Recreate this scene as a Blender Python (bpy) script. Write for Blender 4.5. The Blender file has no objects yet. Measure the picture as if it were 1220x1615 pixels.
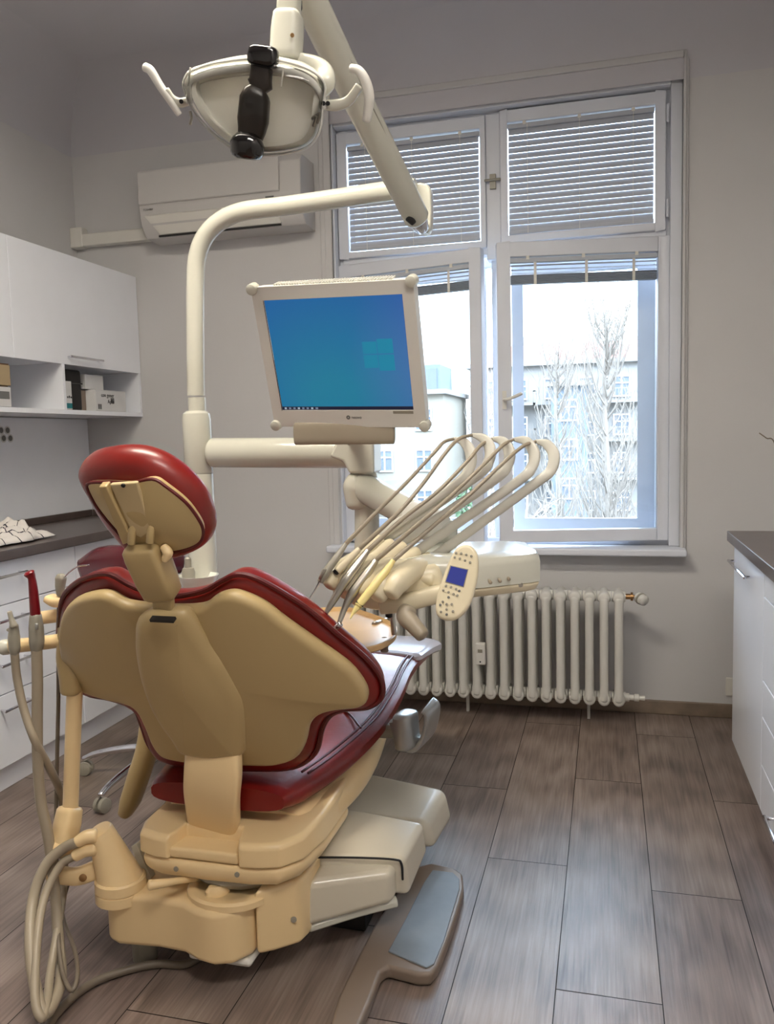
import bpy, bmesh, math, random
from mathutils import Vector, Matrix
random.seed(7)
S = bpy.context.scene
COL = S.collection
V = Vector
# ------------------------------------------------------------------ camera
FPX, YAW, PIT, ROL, CH = 1300.0, .262, .0894, -.025, 1.26
fw = V((-math.sin(YAW)*math.cos(PIT), math.cos(YAW)*math.cos(PIT), -math.sin(PIT)))
rt0 = V((math.cos(YAW), math.sin(YAW), 0)); up0 = rt0.cross(fw)
RT = rt0*math.cos(ROL)+up0*math.sin(ROL); UP = up0*math.cos(ROL)-rt0*math.sin(ROL)
EYE = V((0, 0, CH))
cd = bpy.data.cameras.new('camera'); cam = bpy.data.objects.new('camera', cd); COL.objects.link(cam)
cd.sensor_fit = 'VERTICAL'; cd.sensor_height = 36; cd.lens = FPX/1615*36; cd.clip_start = .02; cd.clip_end = 400
cam.matrix_world = Matrix(((RT.x, UP.x, -fw.x, 0), (RT.y, UP.y, -fw.y, 0), (RT.z, UP.z, -fw.z, CH), (0, 0, 0, 1)))
S.camera = cam
S.view_settings.view_transform = 'Standard'; S.view_settings.look = 'None'
S.view_settings.exposure = 0.0; S.view_settings.gamma = 1
# ------------------------------------------------------------------ world: overcast bright sky, stronger overhead
W = bpy.data.worlds.new('sky'); S.world = W; W.use_nodes = True
nt = W.node_tree; nt.nodes.clear()
wo = nt.nodes.new('ShaderNodeOutputWorld'); bg = nt.nodes.new('ShaderNodeBackground')
tc = nt.nodes.new('ShaderNodeTexCoord'); sx = nt.nodes.new('ShaderNodeSeparateXYZ'); cr = nt.nodes.new('ShaderNodeValToRGB')
nt.links.new(tc.outputs['Generated'], sx.inputs[0]); nt.links.new(sx.outputs['Z'], cr.inputs[0])
nt.links.new(cr.outputs[0], bg.inputs[0]); nt.links.new(bg.outputs[0], wo.inputs[0])
e = cr.color_ramp.elements
e[0].position = 0.0; e[0].color = (.105, .115, .125, 1)
e[1].position = 1.0; e[1].color = (.68, .80, .95, 1)
q = cr.color_ramp.elements.new(.12); q.color = (.135, .15, .162, 1)
q = cr.color_ramp.elements.new(.35); q.color = (.52, .62, .75, 1)
bg.inputs[1].default_value = 24.0
# sun comes from behind this house and lights the courtyard opposite
sd = bpy.data.lights.new('sun', 'SUN'); sd.energy = 2.2; sd.angle = .02; sd.color = (1, .95, .86)
so = bpy.data.objects.new('sun', sd); COL.objects.link(so)
so.rotation_euler = V((-.45, .75, -.6)).to_track_quat('-Z', 'Y').to_euler()
# daylight portal in the window opening
pd = bpy.data.lights.new('window_daylight', 'AREA'); pd.shape = 'RECTANGLE'; pd.size = 1.6; pd.size_y = 2.1; pd.cycles.is_portal = True
po = bpy.data.objects.new('window_daylight', pd); COL.objects.link(po)
po.location = (-.47, 4.12, 1.77); po.rotation_euler = (math.radians(-90), 0, 0)
LAMP_E = 46.0

# ------------------------------------------------------------------ helpers
def ray(px, py): return RT*((px-610)/FPX) - UP*((py-807.5)/FPX) + fw
def at(px, py, X=None, Y=None, Z=None):
    d = ray(px, py)
    t = X/d.x if X is not None else Y/d.y if Y is not None else (Z-CH)/d.z
    return EYE + d*t
def lin(c): return tuple((x/12.92 if x <= .04045 else ((x+.055)/1.055)**2.4) for x in c)
def mat(name, rgb, rough=.5, metal=0, var=.06, scale=9, bump=0, bscale=60, coat=0, emit=None, es=1):
    m = bpy.data.materials.new(name); m.use_nodes = True; n = m.node_tree; b = n.nodes['Principled BSDF']
    c = lin(rgb)
    b.inputs['Roughness'].default_value = rough; b.inputs['Metallic'].default_value = metal
    b.inputs['Coat Weight'].default_value = coat
    t = n.nodes.new('ShaderNodeTexCoord'); nz = n.nodes.new('ShaderNodeTexNoise'); nz.inputs['Scale'].default_value = scale
    nz.inputs['Detail'].default_value = 4
    n.links.new(t.outputs['Object'], nz.inputs['Vector'])
    r = n.nodes.new('ShaderNodeValToRGB'); r.color_ramp.elements[0].position = .3; r.color_ramp.elements[1].position = .7
    r.color_ramp.elements[0].color = (*[x*(1-var) for x in c], 1); r.color_ramp.elements[1].color = (*[min(1, x*(1+var)) for x in c], 1)
    n.links.new(nz.outputs[0], r.inputs[0]); n.links.new(r.outputs[0], b.inputs['Base Color'])
    if bump:
        z2 = n.nodes.new('ShaderNodeTexNoise'); z2.inputs['Scale'].default_value = bscale; z2.inputs['Detail'].default_value = 3
        n.links.new(t.outputs['Object'], z2.inputs['Vector'])
        bp = n.nodes.new('ShaderNodeBump'); bp.inputs['Strength'].default_value = bump; bp.inputs['Distance'].default_value = .01
        n.links.new(z2.outputs[0], bp.inputs['Height']); n.links.new(bp.outputs[0], b.inputs['Normal'])
    if emit:
        b.inputs['Emission Color'].default_value = (*lin(emit), 1); b.inputs['Emission Strength'].default_value = es
    return m
def finish(o, kw):
    for k, v in kw.items():
        if v: o[k] = v
def obj(name, bm, m, parent=None, bevel=0, seg=3, sub=0, ang=38, **kw):
    bmesh.ops.remove_doubles(bm, verts=bm.verts, dist=1e-6)
    bmesh.ops.recalc_face_normals(bm, faces=bm.faces)
    for f in bm.faces: f.smooth = True
    for ed in bm.edges:
        if len(ed.link_faces) == 2 and ed.calc_face_angle(0) > math.radians(ang): ed.smooth = False
    me = bpy.data.meshes.new(name); bm.to_mesh(me); bm.free()
    o = bpy.data.objects.new(name, me); COL.objects.link(o)
    ms = m if isinstance(m, (list, tuple)) else [m]
    for x in ms: me.materials.append(x)
    if bevel:
        b = o.modifiers.new('bevel', 'BEVEL'); b.width = bevel; b.segments = seg; b.limit_method = 'ANGLE'; b.angle_limit = math.radians(30)
        b.harden_normals = False
        for ed in me.edges: ed.use_edge_sharp = False
        for p in me.polygons: p.use_smooth = True
        b.use_clamp_overlap = True
        w = o.modifiers.new('wn', 'WEIGHTED_NORMAL'); w.keep_sharp = False
    if sub:
        s = o.modifiers.new('sub', 'SUBSURF'); s.levels = sub; s.render_levels = sub
    if parent:
        o.parent = parent; o.matrix_parent_inverse = root_matrix(parent).inverted()
    finish(o, kw)
    return o
def root_matrix(p):
    m = Matrix.Identity(4)
    ch = []
    while p: ch.append(p); p = p.parent
    for x in reversed(ch):
        m = m @ (x.matrix_parent_inverse if x.parent else Matrix.Identity(4)) @ x.matrix_basis
    return m
def thing(name, label, cat, loc=(0, 0, 0), group=None, kind=None):
    o = bpy.data.objects.new(name, None); COL.objects.link(o); o.location = loc; o.empty_display_size = .05
    finish(o, dict(label=label, category=cat, group=group, kind=kind)); return o
def copy_tree(o, parent=None, off=(0, 0, 0)):
    c = o.copy(); COL.objects.link(c); c.parent = parent
    if parent is None or parent is o.parent: c.location = o.location+V(off)
    for ch in list(o.children): copy_tree_in(ch, c)
    return c
def copy_tree_in(o, parent):
    c = o.copy(); COL.objects.link(c); c.parent = parent
    for ch in list(o.children): copy_tree_in(ch, c)
def box(bm, x0, x1, y0, y1, z0, z1, M=None):
    vs = [bm.verts.new((x, y, z)) for x in (x0, x1) for y in (y0, y1) for z in (z0, z1)]
    if M is not None:
        for v in vs: v.co = M @ v.co
    for f in ((0, 1, 3, 2), (4, 6, 7, 5), (0, 4, 5, 1), (2, 3, 7, 6), (0, 2, 6, 4), (1, 5, 7, 3)):
        bm.faces.new([vs[i] for i in f])
    return vs
def BX(*a, M=None):
    bm = bmesh.new(); box(bm, *a, M=M); return bm
def frame(o, r, u, n):
    return Matrix(((r.x, u.x, n.x, o.x), (r.y, u.y, n.y, o.y), (r.z, u.z, n.z, o.z), (0, 0, 0, 1)))
def rings(bm, rs, closed=True, caps=True):
    vs = [[bm.verts.new(p) for p in r] for r in rs]
    n = len(vs[0])
    for a, b in zip(vs, vs[1:]):
        for i in range(n if closed else n-1):
            j = (i+1) % n; bm.faces.new((a[i], a[j], b[j], b[i]))
    if caps and closed:
        bm.faces.new(vs[0][::-1]); bm.faces.new(vs[-1])
    return vs
def cr_spline(P, k=8, closed=False):
    P = [V(p) for p in P]; n = len(P); out = []
    rng = range(n) if closed else range(n-1)
    for i in rng:
        a, b = P[i], P[(i+1) % n]
        p0 = P[i-1] if (closed or i > 0) else a*2-b
        p3 = P[(i+2) % n] if (closed or i < n-2) else b*2-a
        for j in range(k):
            t = j/k
            out.append(.5*((2*a)+(b-p0)*t+(2*p0-5*a+4*b-p3)*t*t+(3*a-p0-3*b+p3)*t**3))
    if not closed: out.append(P[-1])
    return out
def sweep(bm, P, rx, ry=None, up=(0, 0, 1), seg=14, pw=2.0, k=6, smooth=True, dome=True):
    """rx, ry: radius or list per control point; pw: superellipse power"""
    P = [V(p) for p in P]; n = len(P)
    RX = list(rx) if isinstance(rx, (list, tuple)) else [rx]*n
    RY = RX if ry is None else (list(ry) if isinstance(ry, (list, tuple)) else [ry]*n)
    if smooth and n > 2:
        Q = cr_spline(P, k); m = len(Q)
        f = lambda L: [L[min(n-1, i//k)]+(L[min(n-1, i//k+1)]-L[min(n-1, i//k)])*((i % k)/k) for i in range(m)]
        RX, RY = f(RX), f(RY)
    else: Q = P
    m = len(Q); up = V(up); rs = []; prev = None
    for i in range(m):
        t = (Q[min(i+1, m-1)]-Q[max(i-1, 0)]).normalized()
        if prev is None:
            a = up.cross(t)
            if a.length < 1e-3: a = V((1, 0, 0)).cross(t)
            a.normalize()
        else:
            a = prev-t*prev.dot(t)
            if pw != 2.0 or rx is not ry and ry is not None:
                a2 = up.cross(t)
                if a2.length > .15: a = a2 if a2.dot(a) > 0 else -a2
            a.normalize()
        prev = a; b = t.cross(a)
        def ring(c, s):
            r = []
            for j in range(seg):
                th = 2*math.pi*(j+.5)/seg; cx, sy = math.cos(th), math.sin(th)
                r.append(c+a*(RX[i]*s*math.copysign(abs(cx)**(2/pw), cx))+b*(RY[i]*s*math.copysign(abs(sy)**(2/pw), sy)))
            return r
        e_ = min(RX[i], RY[i])*.35
        if i == 0 and dome: rs += [ring(Q[i]-t*e_, .6), ring(Q[i]-t*e_*.6, .88)]
        rs.append(ring(Q[i], 1))
        if i == m-1 and dome: rs += [ring(Q[i]+t*e_*.6, .88), ring(Q[i]+t*e_, .6)]
    rings(bm, rs)
def SW(*a, **k):
    bm = bmesh.new(); sweep(bm, *a, **k); return bm
def lathe(bm, prof, o, ax, seg=24, ref=None, sx_=1, sy_=1):
    ax = V(ax).normalized(); a = V(ref) if ref else ax.orthogonal(); a = (a-ax*a.dot(ax)).normalized(); b = ax.cross(a); o = V(o)
    rs = [[o+ax*h+a*(r*sx_*math.cos(2*math.pi*j/seg))+b*(r*sy_*math.sin(2*math.pi*j/seg)) for j in range(seg)] for r, h in prof]
    rings(bm, rs)
def LT(*a, **k):
    bm = bmesh.new(); lathe(bm, *a, **k); return bm
def prism(outline, vec):
    bm = bmesh.new(); vec = V(vec)
    rings(bm, [[V(p) for p in outline], [V(p)+vec for p in outline]]); return bm
class Surf:
    """a curved sheet in the world: origin, right, up, rear normal, bend k"""
    def __init__(s, o, heading, elev, k=0, s0=0, kt=0, roll=0):
        h, e_ = math.radians(heading), math.radians(elev)
        s.o = V(o); s.r = V((math.cos(h), -math.sin(h), 0)); s.u = V((-math.sin(h)*math.cos(e_), -math.cos(h)*math.cos(e_), math.sin(e_)))
        if roll:
            R = Matrix.Rotation(math.radians(roll), 3, s.r.cross(s.u)); s.r = R @ s.r; s.u = R @ s.u
        s.n = s.r.cross(s.u); s.k = k; s.s0 = s0; s.kt = kt
    def p(s, a, b, w=0): return s.o+s.r*a+s.u*b+s.n*(w-s.k*(a-s.s0)**2-s.kt*b*b)
    def px(s, x, y, w=0):
        d = ray(x, y); a = b = 0
        for i in range(25):
            off = w-s.k*(a-s.s0)**2-s.kt*b*b
            q = s.o+s.n*off; t = (q-EYE).dot(s.n)/d.dot(s.n); h = EYE+d*t-q
            a = .6*a+.4*h.dot(s.r); b = .6*b+.4*h.dot(s.u)
        return a, b
def pillow(sf, outline, w0, h1, h2, r, c=None, dome=0, domeb=0, k=4, pxw=None, nst=5, smooth=True):
    """solid slab following sf: mid offset w0, half heights h1 (rear) h2 (front), rim radius r"""
    P = [sf.px(x, y, w0 if pxw is None else pxw) for x, y in outline]
    P = [V((a, b, 0)) for a, b in P]
    if smooth: P = cr_spline(P, k, True)
    n = len(P)
    if c is None: c = sum(P, V())/n
    else: a, b = sf.px(*c, w0); c = V((a, b, 0))
    area = sum(P[i].x*P[(i+1) % n].y-P[(i+1) % n].x*P[i].y for i in range(n))
    sg = 1 if area > 0 else -1
    N = []
    for i in range(n):
        t = (P[(i+2) % n]-P[i-2]).normalized(); N.append(V((-t.y, t.x, 0))*sg)
    def side(h, hh, dm):
        out = []
        for q in range(nst+1):
            th = math.pi/2*q/nst; ins = r*(1-math.cos(th)); out.append([(P[i]+N[i]*ins, w0+h*hh*math.sin(th)) for i in range(n)])
        last = out[-1]
        for kk in (.8, .55, .3, .1):
            out.append([(c+(p-c)*kk, w0+h*(hh+dm*(1-kk*kk))) for p, _ in last])
        return out
    a = side(1, h1, dome); b = side(-1, h2, domeb)
    seq = a[::-1]+b[1:]
    bm = bmesh.new(); rings(bm, [[sf.p(p.x, p.y, w) for p, w in rg] for rg in seq]); return bm

# ------------------------------------------------------------------ materials
M = {}
M['wall'] = mat('plaster_white', (.79, .785, .785), .85, var=.02, scale=2, bump=.05, bscale=40)
M['ceil'] = mat('ceiling_paint', (.77, .765, .785), .9, var=.02, scale=2)
M['winw'] = mat('window_paint', (.84, .855, .89), .4, var=.03, scale=5)
M['lam'] = mat('white_laminate', (.94, .95, .975), .22, var=.01)
M['lamedge'] = mat('laminate_edge', (.62, .60, .57), .4)
M['worktop'] = mat('dark_worktop', (.33, .285, .27), .28, var=.12, scale=14)
M['cream'] = mat('cream_plastic', (.92, .81, .615), .3, var=.02, scale=4, coat=.15)
M['creamd'] = mat('cream_shell', (.71, .62, .44), .38, var=.02, scale=4)
M['pale'] = mat('pale_enamel', (.79, .785, .735), .22, var=.01, coat=.3)
M['plast'] = mat('white_plastic', (.86, .85, .82), .35, var=.01)
M['greyp'] = mat('grey_plastic', (.58, .56, .51), .35, var=.03)
M['silver'] = mat('silver_paint', (.62, .62, .61), .3, metal=.5, var=.02)
M['rubber'] = mat('grey_rubber', (.47, .50, .53), .45, var=.04, scale=30)
M['taupe'] = mat('taupe_plastic', (.50, .44, .39), .42, var=.04)
M['hose'] = mat('hose_grey', (.60, .555, .485), .4, var=.03)
M['hosed'] = mat('hose_dark', (.42, .38, .33), .45, var=.05)
M['arm'] = mat('whip_arm_plastic', (.80, .79, .75), .35, var=.02)
M['black'] = mat('black_plastic', (.06, .05, .05), .12, var=.05, coat=.4)
M['dark'] = mat('dark_recess', (.10, .09, .085), .6)
M['red'] = mat('red_leatherette', (.46, .085, .06), .33, var=.12, scale=7, bump=.14, bscale=16, coat=.1)
M['redd'] = mat('dark_red_piping', (.34, .045, .055), .4, var=.1)
M['redseam'] = mat('red_seam', (.30, .05, .07), .4)
M['chrome'] = mat('chrome', (.85, .85, .87), .12, metal=1, var=.01)
M['steel'] = mat('brushed_steel', (.70, .68, .64), .28, metal=1, var=.04)
M['brass'] = mat('brass_bolt', (.70, .55, .38), .3, metal=1)
M['yellow'] = mat('pale_yellow_plastic', (.93, .86, .58), .3)
M['blind'] = mat('blind_aluminium', (.70, .72, .76), .45, var=.02)
M['blindd'] = mat('blind_bundle_grey', (.50, .54, .60), .5)
M['rad'] = mat('radiator_enamel', (.84, .83, .80), .3, var=.02, coat=.2)
M['bare'] = mat('baseboard_wood', (.50, .44, .38), .4, var=.2, scale=12)
M['card'] = mat('cardboard', (.42, .29, .17), .8, var=.1)
M['cardl'] = mat('beige_carton', (.66, .58, .45), .7)
M['paper'] = mat('white_carton', (.82, .82, .82), .6)
M['teal'] = mat('teal_print', (.05, .45, .48), .5)
M['ink'] = mat('ink', (.08, .08, .09), .6)
M['inkg'] = mat('grey_ink', (.42, .42, .41), .6)
M['lcd'] = mat('keypad_display', (.13, .16, .42), .2, emit=(.20, .24, .55), es=.5)
M['tray'] = mat('tan_tray', (.80, .66, .46), .35, var=.1)
M['bowl'] = mat('white_ceramic', (.88, .88, .84), .1, coat=.5)
M['door_red'] = mat('red_plastic', (.45, .03, .08), .3)
def glassmat(name, tint, rough=.02, k=.9, ior=1.45):
    m = bpy.data.materials.new(name); m.use_nodes = True; n = m.node_tree; n.nodes.clear()
    o = n.nodes.new('ShaderNodeOutputMaterial'); t = n.nodes.new('ShaderNodeBsdfTransparent'); g = n.nodes.new('ShaderNodeBsdfGlossy')
    f = n.nodes.new('ShaderNodeFresnel'); f.inputs[0].default_value = ior; x = n.nodes.new('ShaderNodeMixShader')
    t.inputs[0].default_value = (*tint, 1); g.inputs['Roughness'].default_value = rough
    n.links.new(f.outputs[0], x.inputs[0]); n.links.new(t.outputs[0], x.inputs[1]); n.links.new(g.outputs[0], x.inputs[2]); n.links.new(x.outputs[0], o.inputs[0])
    return m
M['glass'] = glassmat('window_glass', (.95, .97, .98))
M['shield'] = glassmat('clear_shield', (.96, .96, .95), .05, ior=1.38)
# planks: per-plank random attribute + stretched grain
def plankmat():
    m = bpy.data.materials.new('vinyl_planks'); m.use_nodes = True; n = m.node_tree; b = n.nodes['Principled BSDF']
    L = n.links.new
    t = n.nodes.new('ShaderNodeTexCoord'); at_ = n.nodes.new('ShaderNodeAttribute'); at_.attribute_name = 'rnd'
    ad = n.nodes.new('ShaderNodeVectorMath'); ad.operation = 'ADD'
    mu = n.nodes.new('ShaderNodeVectorMath'); mu.operation = 'SCALE'; mu.inputs['Scale'].default_value = 23
    L(at_.outputs['Color'], mu.inputs[0]); L(t.outputs['Object'], ad.inputs[0]); L(mu.outputs[0], ad.inputs[1])
    mp = n.nodes.new('ShaderNodeMapping'); mp.inputs['Scale'].default_value = (34, 2.2, 1); L(ad.outputs[0], mp.inputs[0])
    n1 = n.nodes.new('ShaderNodeTexNoise'); n1.inputs['Scale'].default_value = 1; n1.inputs['Detail'].default_value = 8; n1.inputs['Distortion'].default_value = .6; L(mp.outputs[0], n1.inputs['Vector'])
    mp2 = n.nodes.new('ShaderNodeMapping'); mp2.inputs['Scale'].default_value = (9, 1.3, 1); L(ad.outputs[0], mp2.inputs[0])
    w = n.nodes.new('ShaderNodeTexWave'); w.wave_type = 'RINGS'; w.inputs['Scale'].default_value = 1.1; w.inputs['Distortion'].default_value = 5; w.inputs['Detail'].default_value = 3; w.inputs['Detail Scale'].default_value = 1.2
    L(mp2.outputs[0], w.inputs['Vector'])
    n3 = n.nodes.new('ShaderNodeTexNoise'); n3.inputs['Scale'].default_value = 3.2; n3.inputs['Detail'].default_value = 3; L(ad.outputs[0], n3.inputs['Vector'])
    mp4 = n.nodes.new('ShaderNodeMapping'); mp4.inputs['Scale'].default_value = (170, 5, 1); L(ad.outputs[0], mp4.inputs[0])
    n4 = n.nodes.new('ShaderNodeTexNoise'); n4.inputs['Scale'].default_value = 1; n4.inputs['Detail'].default_value = 3; L(mp4.outputs[0], n4.inputs['Vector'])
    r = n.nodes.new('ShaderNodeValToRGB'); el = r.color_ramp.elements
    el[0].position = .31; el[0].color = (*lin((.32, .27, .245)), 1); el[1].position = .74; el[1].color = (*lin((.64, .58, .54)), 1)
    q = el.new(.5); q.color = (*lin((.50, .44, .405)), 1)
    m1 = n.nodes.new('ShaderNodeMix'); m1.inputs[0].default_value = .2; L(n1.outputs[0], m1.inputs[2]); L(w.outputs[0], m1.inputs[3])
    m2 = n.nodes.new('ShaderNodeMix'); m2.inputs[0].default_value = .42; L(m1.outputs[0], m2.inputs[2]); L(n3.outputs[0], m2.inputs[3])
    m3 = n.nodes.new('ShaderNodeMix'); m3.inputs[0].default_value = .3; L(m2.outputs[0], m3.inputs[2]); L(n4.outputs[0], m3.inputs[3])
    L(m3.outputs[0], r.inputs[0])
    vo = n.nodes.new('ShaderNodeTexVoronoi'); vo.inputs['Scale'].default_value = 1; mv = n.nodes.new('ShaderNodeMapping'); mv.inputs['Scale'].default_value = (5.5, 1.9, 1); L(ad.outputs[0], mv.inputs[0])
    dv = n.nodes.new('ShaderNodeVectorMath'); dv.operation = 'ADD'; L(mv.outputs[0], dv.inputs[0]); sc_ = n.nodes.new('ShaderNodeVectorMath'); sc_.operation = 'SCALE'; sc_.inputs['Scale'].default_value = .25; L(n3.outputs['Color'], sc_.inputs[0]); L(sc_.outputs[0], dv.inputs[1]); L(dv.outputs[0], vo.inputs['Vector'])
    kr = n.nodes.new('ShaderNodeValToRGB'); kr.color_ramp.elements[0].position = .02; kr.color_ramp.elements[0].color = (.42, .36, .33, 1); kr.color_ramp.elements[1].position = .13; kr.color_ramp.elements[1].color = (1, 1, 1, 1); L(vo.outputs['Distance'], kr.inputs[0])
    kn = n.nodes.new('ShaderNodeMix'); kn.data_type = 'RGBA'; kn.blend_type = 'MULTIPLY'; kn.inputs[0].default_value = .8; L(r.outputs[0], kn.inputs[6]); L(kr.outputs[0], kn.inputs[7]); r = kn
    hs = n.nodes.new('ShaderNodeMix'); hs.data_type = 'RGBA'; hs.blend_type = 'MULTIPLY'; hs.inputs[0].default_value = .35
    L(r.outputs[2], hs.inputs[6]); L(at_.outputs['Color'], hs.inputs[7]); L(hs.outputs[2], b.inputs['Base Color'])
    b.inputs['Roughness'].default_value = .38
    bp = n.nodes.new('ShaderNodeBump'); bp.inputs['Strength'].default_value = .12; bp.inputs['Distance'].default_value = .004; L(n4.outputs[0], bp.inputs['Height']); L(bp.outputs[0], b.inputs['Normal'])
    return m
M['plank'] = plankmat()
M['ivory'] = mat('ivory_plastic', (.87, .825, .71), .28, var=.02, coat=.15)
M['cover'] = mat('cover_plastic', (.80, .77, .70), .24, var=.01, coat=.2)
M['satin'] = mat('satin_clear_cover', (.78, .76, .80), .22, var=.03, coat=.4)
M['gap'] = mat('plank_gap', (.10, .08, .07), .8)
ST = dict(kind='structure')

# ------------------------------------------------------------------ room shell
XL, XR, YF, YB, ZC = -2.63, 1.10, -1.7, 3.79, 3.02
HX0, HX1, HZ0, HZ1 = -1.25, .31, .74, 2.80
bm = bmesh.new(); cl = bm.loops.layers.color.new('rnd')
box(bm, XL-.2, XR+.2, YF-.2, YB+.35, -.1, -.004)
for f in bm.faces: f.material_index = 1
PW = .2315; x0 = -.346-PW*10
joints = {11: [2.996, 1.805, .6], 10: [2.36, 1.15], 12: [2.277, 1.05, 3.5], 9: [2.85, 1.62], 8: [3.12, 1.95], 13: [2.9, 1.7]}
for i in range(-1, 19):
    a = x0+i*PW; b2 = a+PW
    js = joints.get(i)
    base = js[0] if js else random.random()*1.22
    ys = sorted([base+k*1.2 for k in range(-5, 5)])
    if js:
        ys = sorted(js+[min(js)-1.2*k for k in range(1, 4)]+[max(js)+1.2*k for k in range(1, 4)])
    for y0, y1 in zip(ys, ys[1:]):
        y0 = max(y0, YF-.1); y1 = min(y1, YB+.1)
        aa, bb = max(a, XL-.1), min(b2, XR+.1)
        if y1-y0 < .02 or bb-aa < .02: continue
        vs = [bm.verts.new(p) for p in ((aa+.0012, y0+.0014, 0), (bb-.0012, y0+.0014, 0), (bb-.0012, y1-.0014, 0), (aa+.0012, y1-.0014, 0))]
        f = bm.faces.new(vs); g = .62+.5*random.random(); c3 = (g, g*(.96+.06*random.random()), g*(.94+.1*random.random()), 1)
        for l in f.loops: l[cl] = c3
obj('floor', bm, [M['plank'], M['gap']], **ST)
# ceiling with a coved edge along the window wall and left wall
bm = bmesh.new()
box(bm, XL-.2, XR+.2, YF-.2, YB+.35, ZC, ZC+.15)
obj('ceiling', bm, M['ceil'], **ST)
def cove(axis):
    rs = []; R_ = .30
    for i in range(11):
        th = math.pi/2*i/10; d = R_*(1-math.sin(th)); z = ZC-R_*(1-math.cos(th))
        rs.append((d, z))
    bm = bmesh.new()
    if axis == 'y': e0 = [[V((x, YB-d, z)) for d, z in rs]+[V((x, YB+.001, ZC+.001))] for x in (XL, XR)]
    else: e0 = [[V((XL+d, y, z)) for d, z in rs]+[V((XL-.001, y, ZC+.001))] for y in (YF, YB)]
    rings(bm, e0); return bm
obj('trim_1', cove('y'), M['ceil'], **ST); obj('trim_2', cove('x'), M['ceil'], **ST)
bm = bmesh.new(); T_ = .34
box(bm, XL-.2, HX0, YB, YB+T_, 0, ZC+.1); box(bm, HX1, XR+.2, YB, YB+T_, 0, ZC+.1)
box(bm, HX0, HX1, YB, YB+T_, 0, HZ0); box(bm, HX0, HX1, YB, YB+T_, HZ1, ZC+.1)
obj('wall_back', bm, M['wall'], ang=20, **ST)
obj('wall_left', BX(XL-.2, XL, YF-.2, YB, 0, ZC+.1), M['wall'], **ST)
obj('wall_right', BX(XR, XR+.2, YF-.2, YB, 0, ZC+.1), M['wall'], **ST)
obj('wall_front', BX(XL-.2, XR+.2, YF-.2, YF, 0, ZC+.1), M['wall'], **ST)
obj('baseboard_back', BX(XL+.0, XR, YB-.016, YB, 0, .062), M['bare'], bevel=.005, **ST)
obj('baseboard_right', BX(XR-.016, XR, YF, YB-.016, 0, .062), M['bare'], bevel=.005, **ST)
# window casing: stepped plaster moulding round the opening
bm = bmesh.new()
for w_, d_ in ((.055, .012), (.03, .024)):
    box(bm, HX0-w_, HX0, YB-d_, YB, HZ0, HZ1+w_); box(bm, HX1, HX1+w_*.4, YB-d_, YB, HZ0, HZ1+w_)
    box(bm, HX0, HX1, YB-d_, YB, HZ1, HZ1+w_)
obj('trim_3', bm, M['wall'], bevel=.006, **ST)
# sill
obj('trim_4', BX(HX0-.05, HX1+.02, YB-.09, YB+.07, HZ0-.02, HZ0+.012), M['winw'], bevel=.008, **ST)

# ------------------------------------------------------------------ window
win = thing('window_1', None, None, (-.47, 3.87, HZ0), kind='structure')
YW = 3.87
def ringbox(bm, x0, x1, z0, z1, y0, y1, l, r, b, t, Mx=None):
    box(bm, x0, x0+l, y0, y1, z0, z1, M=Mx); box(bm, x1-r, x1, y0, y1, z0, z1, M=Mx)
    box(bm, x0+l, x1-r, y0, y1, z0, z0+b, M=Mx); box(bm, x0+l, x1-r, y0, y1, z1-t, z1, M=Mx)
bm = bmesh.new()
ringbox(bm, HX0, HX1, HZ0+.01, HZ1, YW, YW+.06, .04, .085, .03, .10)
box(bm, -.53, -.465, YW-.015, YW+.06, 2.06, HZ1-.1); box(bm, HX0+.03, HX1-.06, YW-.012, YW+.06, 2.085, 2.13)
obj('frame', bm, M['winw'], win, bevel=.004)
bm = bmesh.new(); box(bm, -.515, -.48, YW+.02, YW+.06, HZ0+.03, 2.09)
obj('mullion', bm, M['winw'], win, bevel=.004)
obj('frame_facing', BX(HX0+.0005, -1.238, YB+.006, YW, HZ0+.013, HZ1-.0005), M['winw'], win, bevel=.003)
obj('frame_facing', BX(.262, HX1-.0005, YB+.03, YW, HZ0+.013, HZ1-.0005), M['winw'], win, bevel=.003)
obj('frame_facing', BX(-1.237, .261, YB+.016, YW, 2.712, HZ1-.0005), M['winw'], win, bevel=.003)
bm = bmesh.new(); ringbox(bm, HX0, HX1, HZ0, HZ1, YW+.06, YB+T_, .012, .012, .012, .012)
obj('reveal_lining', bm, M['winw'], win)
def sash(hx, sgn, Wd, z0, z1, ang, bl, br, bb, bt, nm='sash', y=YW, handle=False):
    # hinge line at (hx, y); sgn=+1 leaf extends to +x, -1 to -x; ang opens towards the room
    a = math.radians(ang)*-sgn
    Mx = Matrix.Translation((hx, y, 0)) @ Matrix.Rotation(a, 4, 'Z')
    xa, xb = (0, Wd) if sgn > 0 else (-Wd, 0)
    bm = bmesh.new(); ringbox(bm, xa, xb, z0, z1, -.03, .02, bl, br, bb, bt, Mx)
    s = obj(nm, bm, M['winw'], win, bevel=.005)
    bm = bmesh.new(); box(bm, xa+bl-.004, xb-br+.004, -.004, 0, z0+bb-.004, z1-bt+.004, M=Mx)
    obj('pane', bm, M['glass'], s)
    bm = bmesh.new()
    for zz in (z0+.1*(z1-z0)+.03, z1-.12*(z1-z0)-.03):
        hxx = xb+.006 if sgn < 0 else xa-.006
        sweep(bm, [Mx @ V((hxx, -.038, zz-.035)), Mx @ V((hxx, -.038, zz+.035))], .006, seg=8)
    obj('hinge', bm, M['winw'], s)
    return s, Mx, xa, xb
UR = sash(.245, -1, .71, 2.125, 2.705, 0, .03, .04, .035, .055)
UL = sash(-1.235, 1, .705, 2.115, 2.695, 0, .045, .02, .03, .055)
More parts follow.
